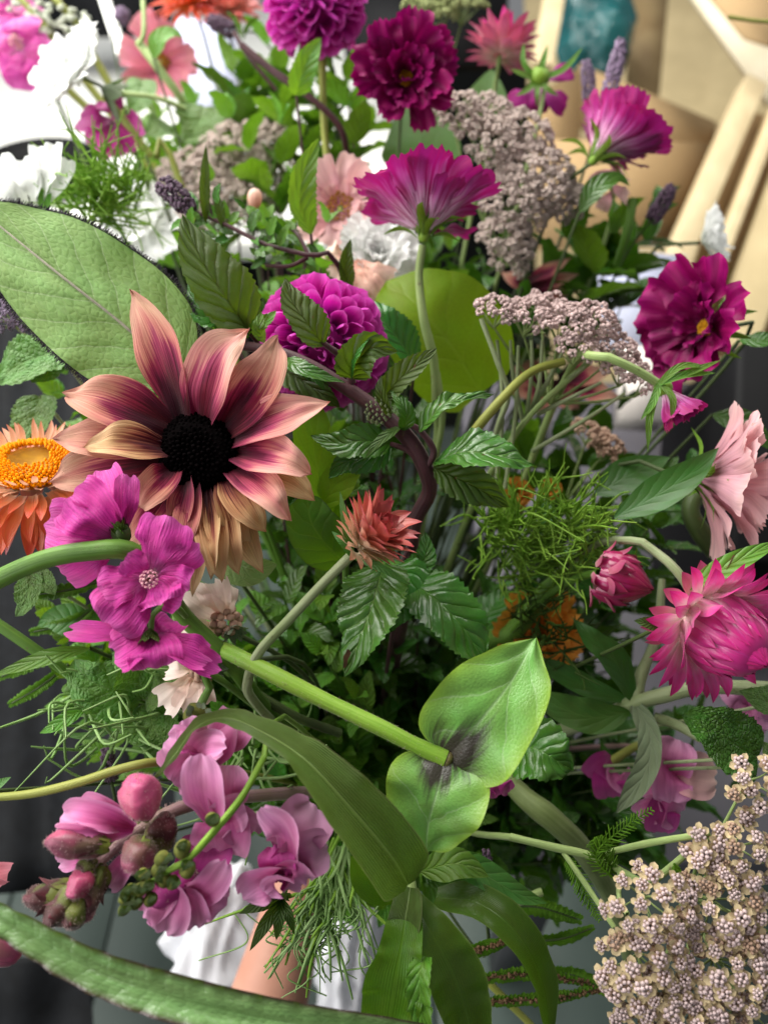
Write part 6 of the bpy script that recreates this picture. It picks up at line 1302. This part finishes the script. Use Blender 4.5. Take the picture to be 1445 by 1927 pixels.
# small pale florets on long spikes, top left
for lab, a, b in (('pale green floret spike slanting across the top left corner', (20, -20), (125, 105)), ('second floret spike beside it, just above the white scabious', (90, -15), (150, 60)), ('lower floret spike end between the magenta mallow and the bright worktop', (60, 100), (110, 150))):
    t = thing('floret_spike', lab, 'flower spike', P(b[0], b[1], .85)); stem(t, [(a[0], a[1], .84), ((a[0] + b[0]) / 2 + 6, (a[1] + b[1]) / 2 - 4, .84), (b[0], b[1], .85)], [12, 14, 15], S_OLIVE, extra=[P(300, 330, .88)])
    ps = [P(a[0] + (b[0] - a[0]) * f + rnd.uniform(-26, 26), a[1] + (b[1] - a[1]) * f + rnd.uniform(-22, 22), .84 + rnd.uniform(-.01, .01)) for f in np.linspace(0, 1.1, 26)]
    for p_ in ps: part(t, 'floret', blobs([p_ + R_ * rnd.uniform(-.003, .003) + U_ * rnd.uniform(-.003, .003) for _ in range(3)], PX(6, .84), 5, 4), M_WHITE)

# ---------------------------------------------------------------- feathery foliage
def threads(root, c, R, n, mat, d, r=.0006, ax=None, spread=1., seed=0, name='foliage', bd=.22, kids=2):
    g = []
    ax = vv(0, .3, 1) if ax is None else nz(ax)
    for i in range(n):
        b = np.asarray(c) + np.array([rnd.uniform(-1, 1) for _ in range(3)]) * R * .25
        dv = nz(ax + spread * np.array([rnd.gauss(0, 1) for _ in range(3)]) * .6); l = R * rnd.uniform(.6, 1.3)
        bend = np.array([rnd.uniform(-1, 1) for _ in range(3)]) * l * bd
        p = [b, b + dv * l * .35 + bend * .7, b + dv * l * .7 + bend, b + dv * l + bend * rnd.uniform(-.6, .9)]
        g.append(tube(p, [r, r, r * .45], 11, 4))
        for k in range(kids):
            f = rnd.uniform(.3, .8); q = b + dv * l * f + bend * f; dd = nz(dv + np.array([rnd.gauss(0, 1) for _ in range(3)]) * .5)
            g.append(tube([q, q + dd * l * .22, q + dd * l * .42 + bend * .2], [r * .8, r * .35], 4, 4))
    return part(root, name, join(g), mat, kind='stuff')
FEN = [('bright feathery cosmos foliage right of centre under the glossy mint leaf', [(985, 990, .54, .042, 26), (940, 1010, .55, .04, 20), (1040, 1000, .54, .042, 22), (1000, 1060, .55, .042, 20), (1090, 985, .53, .03, 20), (930, 1000, .56, .04, 12), (1070, 960, .55, .04, 12), (960, 1070, .56, .045, 14), (1080, 1050, .54, .04, 12)], S_FEN),
       ('dark feathery foliage in front of the added amber bloom', [(1000, 1150, .555, .035, 16), (1050, 1200, .555, .035, 16), (1000, 1240, .56, .03, 12)], plain_mat('dark_thread', '26380f', '3d561c', 60, .6, .2, 0)),
       ('blurred bright feathery foliage above the big pale leaf at the left', [(180, 395, .64, .05, 60), (230, 370, .64, .045, 46), (130, 380, .65, .03, 20)], S_FEN),
       ('wispy green threads behind the left snapdragon and the mint', [(170, 1330, .50, .045, 12), (240, 1370, .50, .05, 14), (190, 1400, .51, .045, 10), (420, 1500, .50, .05, 18), (460, 1440, .50, .05, 16), (320, 1250, .50, .04, 10)], S_FENP)]
for lab, rows, mt in FEN:
    t = thing('feathery_foliage', lab, 'foliage', P(*rows[0][:3]))
    for x, y, d, R, n in rows: threads(t, P(x, y, d), R, n, mt, d, r=.0011 if mt is S_FENP else .0009, ax=vv(rnd.uniform(-.3, .3), .2, .7), bd=.36 if mt is S_FENP else .26, kids=0 if mt is S_FENP else 2)
    hidden_stem(t, P(*rows[0][:3]), T_, S_GRN)
# long hanging threads at the bottom middle
ht = thing('thread_foliage', 'long thin green threads hanging in front of the bare forearm', 'foliage', P(640, 1600, .48))
for k in range(38):
    x0 = rnd.uniform(600, 660); x1 = x0 + rnd.gauss(-30, 75); y1 = rnd.uniform(1700, 1890); y0 = rnd.uniform(1560, 1640)
    pts = [(x0, y0, .49), (x0 + (x1 - x0) * .25 + rnd.uniform(-12, 12), y0 + (y1 - y0) * .4, .465), (x0 + (x1 - x0) * .7, y0 + (y1 - y0) * .75, .455), (x1, y1, .46)]
    stem(ht, pts, [8, 7, 4], S_FENP if k % 3 else S_FEN, name='thread', k=5)
    for _ in range(2):
        f = rnd.uniform(.4, .8); xa = x0 + (x1 - x0) * f; ya = y0 + (y1 - y0) * f
        stem(ht, [(xa, ya, .46), (xa + rnd.uniform(-50, 40), ya + rnd.uniform(15, 60), .455), (xa + rnd.uniform(-70, 50), ya + rnd.uniform(40, 100), .46)], [4, 2.5], S_FENP, name='thread', k=4)
part(ht, 'stem', tube(PTS([(635, 1570, .5), (640, 1530, .58)]) + [GRIP], .0014, 8, 6), S_GRN)
for k in range(9):   # threads upper part over the left
    pass
gc = thing('green_calyx', 'dark green star shaped calyx hanging below the right snapdragon bloom', 'calyx', P(530, 1700, .44))
for t_, w in (((450, 1720), 14), ((470, 1790), 13), ((520, 1770), 12), ((555, 1760), 10), ((490, 1690), 13), ((548, 1690), 12)): sheet(gc, 'sepal', [(532, 1690, .44), ((532 + t_[0]) / 2, (1690 + t_[1]) / 2 - 4, .43), (t_[0], t_[1], .435)], w, L_MINTU, pr=PR_LANCE, n=10, m=5, th=.5)
part(gc, 'stem', tube([P(532, 1690, .44), P(575, 1600, .47), GRIP], .0014, 8, 6), S_GRN)
# fern like fronds with brown seed rows
def frond(lab, px, w, d, brown=True, mat=None):
    t = thing('frond', lab, 'frond', P(*px[0])); pts = cat(PTS(px), 34); tg = nrow(np.gradient(pts, axis=0))
    part(t, 'stem', tube(pts[::4], [.0012, .0008], 12, 5), S_DARK if not brown else S_SEEDB)
    g = []
    for i in range(34):
        for s in (-1, 1):
            b = nz(np.cross(tg[i], T_)) * s; l = PX(w, d) * (.45 + .55 * math.sin(math.pi * (i + 2) / 37)) * rnd.uniform(.8, 1.1)
            g.append(blade([pts[i], pts[i] + b * l * .6 + tg[i] * l * .2 + T_ * l * .15, pts[i] + b * l + tg[i] * l * .4], l * .42, PR_ROUND, 5, 5, T_, th=.6))
    part(t, 'leaflets', join(g), mat or S_FERN, kind='stuff')
    if brown:
        q = [pts[rnd.randrange(34)] + T_ * .0012 + np.array([rnd.uniform(-1, 1) for _ in range(3)]) * .0014 for _ in range(90)]
        part(t, 'seeds', blobs(q, .0011, 5, 4), S_SEEDB, kind='stuff')
    return t
FR = [('brown seeded fern frond right of the leaf sheath, topmost of three', [(850, 1800, .50), (905, 1785, .49), (960, 1768, .49)], 14, True), ('brown seeded fern frond right of the leaf sheath, middle of three', [(870, 1845, .50), (930, 1838, .49), (1000, 1832, .49), (1110, 1850, .50)], 14, True), ('brown seeded fern frond right of the leaf sheath, lowest of three', [(890, 1885, .50), (960, 1882, .49), (1040, 1878, .49), (1130, 1860, .50)], 14, True),
      ('green fern frond behind the dark arching leaf at lower right', [(900, 1715, .52), (1000, 1705, .51), (1090, 1730, .51)], 18, False), ('green fern frond pointing at the large yarrow', [(1000, 1770, .52), (1060, 1765, .51), (1115, 1745, .51)], 13, False), ('green fern frond at the lower right reaching under the yarrow', [(1000, 1830, .53), (1080, 1835, .52), (1150, 1870, .53)], 16, False),
      ('yellow green feathery frond at the left edge, upper one', [(130, 1215, .52), (70, 1245, .51), (0, 1275, .51)], 13, False), ('yellow green feathery frond at the left edge, lower one', [(130, 1250, .53), (80, 1290, .52), (20, 1325, .52)], 12, False), ('dark feathery frond behind the thick green arching stem at the left', [(200, 1090, .50), (130, 1110, .49), (60, 1120, .49)], 14, False), ('feathery frond left of the cream cosmos', [(190, 1130, .53), (140, 1170, .52), (60, 1190, .52)], 13, False)]
for lab, px, w, br in FR: frond(lab, px, w, px[0][2], br)
# light strap leaves and stems on the left
for lab, px, w, mt in (('pale lime leaf blade at the left edge below the thick arching stem', [(170, 1220, .50), (110, 1232, .49), (50, 1250, .49), (-20, 1275, .49)], 16, L_LIME), ('lime serrated leaf tip hanging left of the crinkled mint', [(165, 1330, .49), (130, 1350, .48), (100, 1368, .478), (75, 1380, .48)], 15, L_LIME),
                       ('broad pale green leaf behind the lower mallow', [(200, 1180, .53), (150, 1170, .52), (100, 1165, .52), (70, 1180, .52)], 34, L_NARR), ('slender pale leaf above the snapdragon on the left', [(240, 1320, .50), (200, 1375, .49), (150, 1385, .49), (90, 1372, .49)], 8, L_NARR),
                       ('slender leaf pointing up from the left edge', [(-20, 1490, .44), (0, 1475, .44), (22, 1462, .44)], 9, L_NARR), ('small leaf under the pink strawflower pointing left', [(1240, 1180, .47), (1215, 1172, .465), (1192, 1168, .465)], 13, L_MINTU),
                       ('dark green leaf at the right edge behind the crimson cosmos', [(1390, 640, .60), (1430, 640, .59), (1480, 630, .59)], 18, L_DARK), ('dark leaf below the pale pink cosmos at the right edge', [(1340, 780, .58), (1400, 800, .57), (1460, 850, .57)], 30, L_DARK),
                       ('blurred upright lime leaf between the top left florets and orange flowers', [(290, 110, .78), (300, 75, .775), (325, 62, .775), (345, 70, .78)], 22, L_LIME), ('curved dark leaf below the purple cosmos in front of the box', [(1090, 400, .66), (1120, 355, .65), (1160, 335, .65), (1185, 350, .65)], 22, L_DARK)):
    leaf_thing('narrow_leaf', lab, px, w, mt, pr=PR_LANCE, face=(0, .4, 1), th=.4)
# loose stems that show in the gaps
STM = [('slim grey green stem between the orange strawflowers and the scabious', [(270, 0, .80), (272, 60, .79), (262, 85, .79)], 9, S_PALE), ('blurred green stem running down from the top left cosmos', [(262, 80, .80), (300, 130, .79), (345, 195, .80), (360, 260, .84)], 15, S_PALE), ('blurred horizontal stem below the rose cosmos', [(225, 175, .78), (290, 182, .78), (350, 205, .79)], 9, S_PALE),
       ('purple mint stem curving below the top dahlia', [(455, 85, .70), (510, 130, .70), (590, 190, .70), (640, 240, .71), (655, 300, .73)], 13, S_PURP), ('dark purple stem at the top centre left of the dahlia', [(440, 60, .76), (470, 110, .76), (520, 170, .77)], 8, S_PURP),
       ('pale vertical stem below the glossy middle mint leaf', [(822, 700, .57), (830, 800, .58), (800, 930, .62)], 12, S_PALE), ('thin green stem in front of the boxes at the right', [(1190, 375, .70), (1180, 430, .70), (1160, 500, .72)], 16, S_GRN),
       ('thin stem slanting behind the fern fronds at the bottom right', [(870, 1800, .56), (930, 1860, .55), (1000, 1930, .55)], 14, S_OLIVE), ('pale cut stem at the lower right below the zinnia leaves', [(880, 1690, .50), (940, 1705, .49), (1020, 1678, .49)], 16, S_PALE),
       ('thick purple mint stem lying under the zinnia stem', [(470, 1300, .50), (560, 1350, .505), (640, 1380, .52)], 18, S_DARK), ('thin dark twig poking in at the top right edge', [(1370, 32, .80), (1420, 40, .80), (1480, 42, .80)], 7, S_OLIVE)]
for lab, px, w, mt in STM: bare(lab, px, w, mt, False)
# green sepal star at the top right
sg = thing('cosmos', 'green sepal star of a cosmos seen from behind left of the mint spikes', 'cosmos', P(1012, 150, .72))
part(sg, 'receptacle', egg(P(1012, 160, .725), vv(0, .4, .9), PX(34, .72), PX(20, .72), 12, 8), S_BRIGHT)
for t_, m_ in (((1095, 90), (1060, 130)), ((985, 80), (985, 120)), ((1030, 85), (1020, 120)), ((970, 180), (990, 170)), ((1050, 180), (1030, 168)), ((960, 130), (985, 140)), ((1010, 200), (1010, 175))): sheet(sg, 'sepal', [(1012, 150, .716), (m_[0], m_[1], .71), (t_[0], t_[1], .712)], 6, L_LIME, pr=PR_LINE, n=8, m=5, th=.5)
petals(sg, [((960, 200), (1010, 165), 26, (0, 0, -1)), ((1065, 200), (1015, 165), 24, (0, 0, -1)), ((1075, 130), (1020, 150), 20, (0, 0, -1)), ((1010, 215), (1012, 165), 26, (0, 0, -1))], M_COSD, PR_FAN, .735, n=10, m=9)
hidden_stem(sg, P(1012, 165, .73), vv(0, .4, -.5), S_PALE)
sg2 = thing('cosmos', 'pale pink cosmos petals hanging under the purple cosmos in front of the box', 'cosmos', P(1150, 340, .70))
petals(sg2, [((1120, 355), (1135, 320), 22, (0, 0, 1)), ((1175, 330), (1135, 320), 22, (0, .4, 1)), ((1180, 375), (1150, 345), 18, (0, .2, 1)), ((1130, 395), (1150, 360), 14, (0, 0, 1))], M_PINK, PR_FAN, .70, n=10, m=9)
hidden_stem(sg2, P(1150, 345, .71), U_, S_PALE)
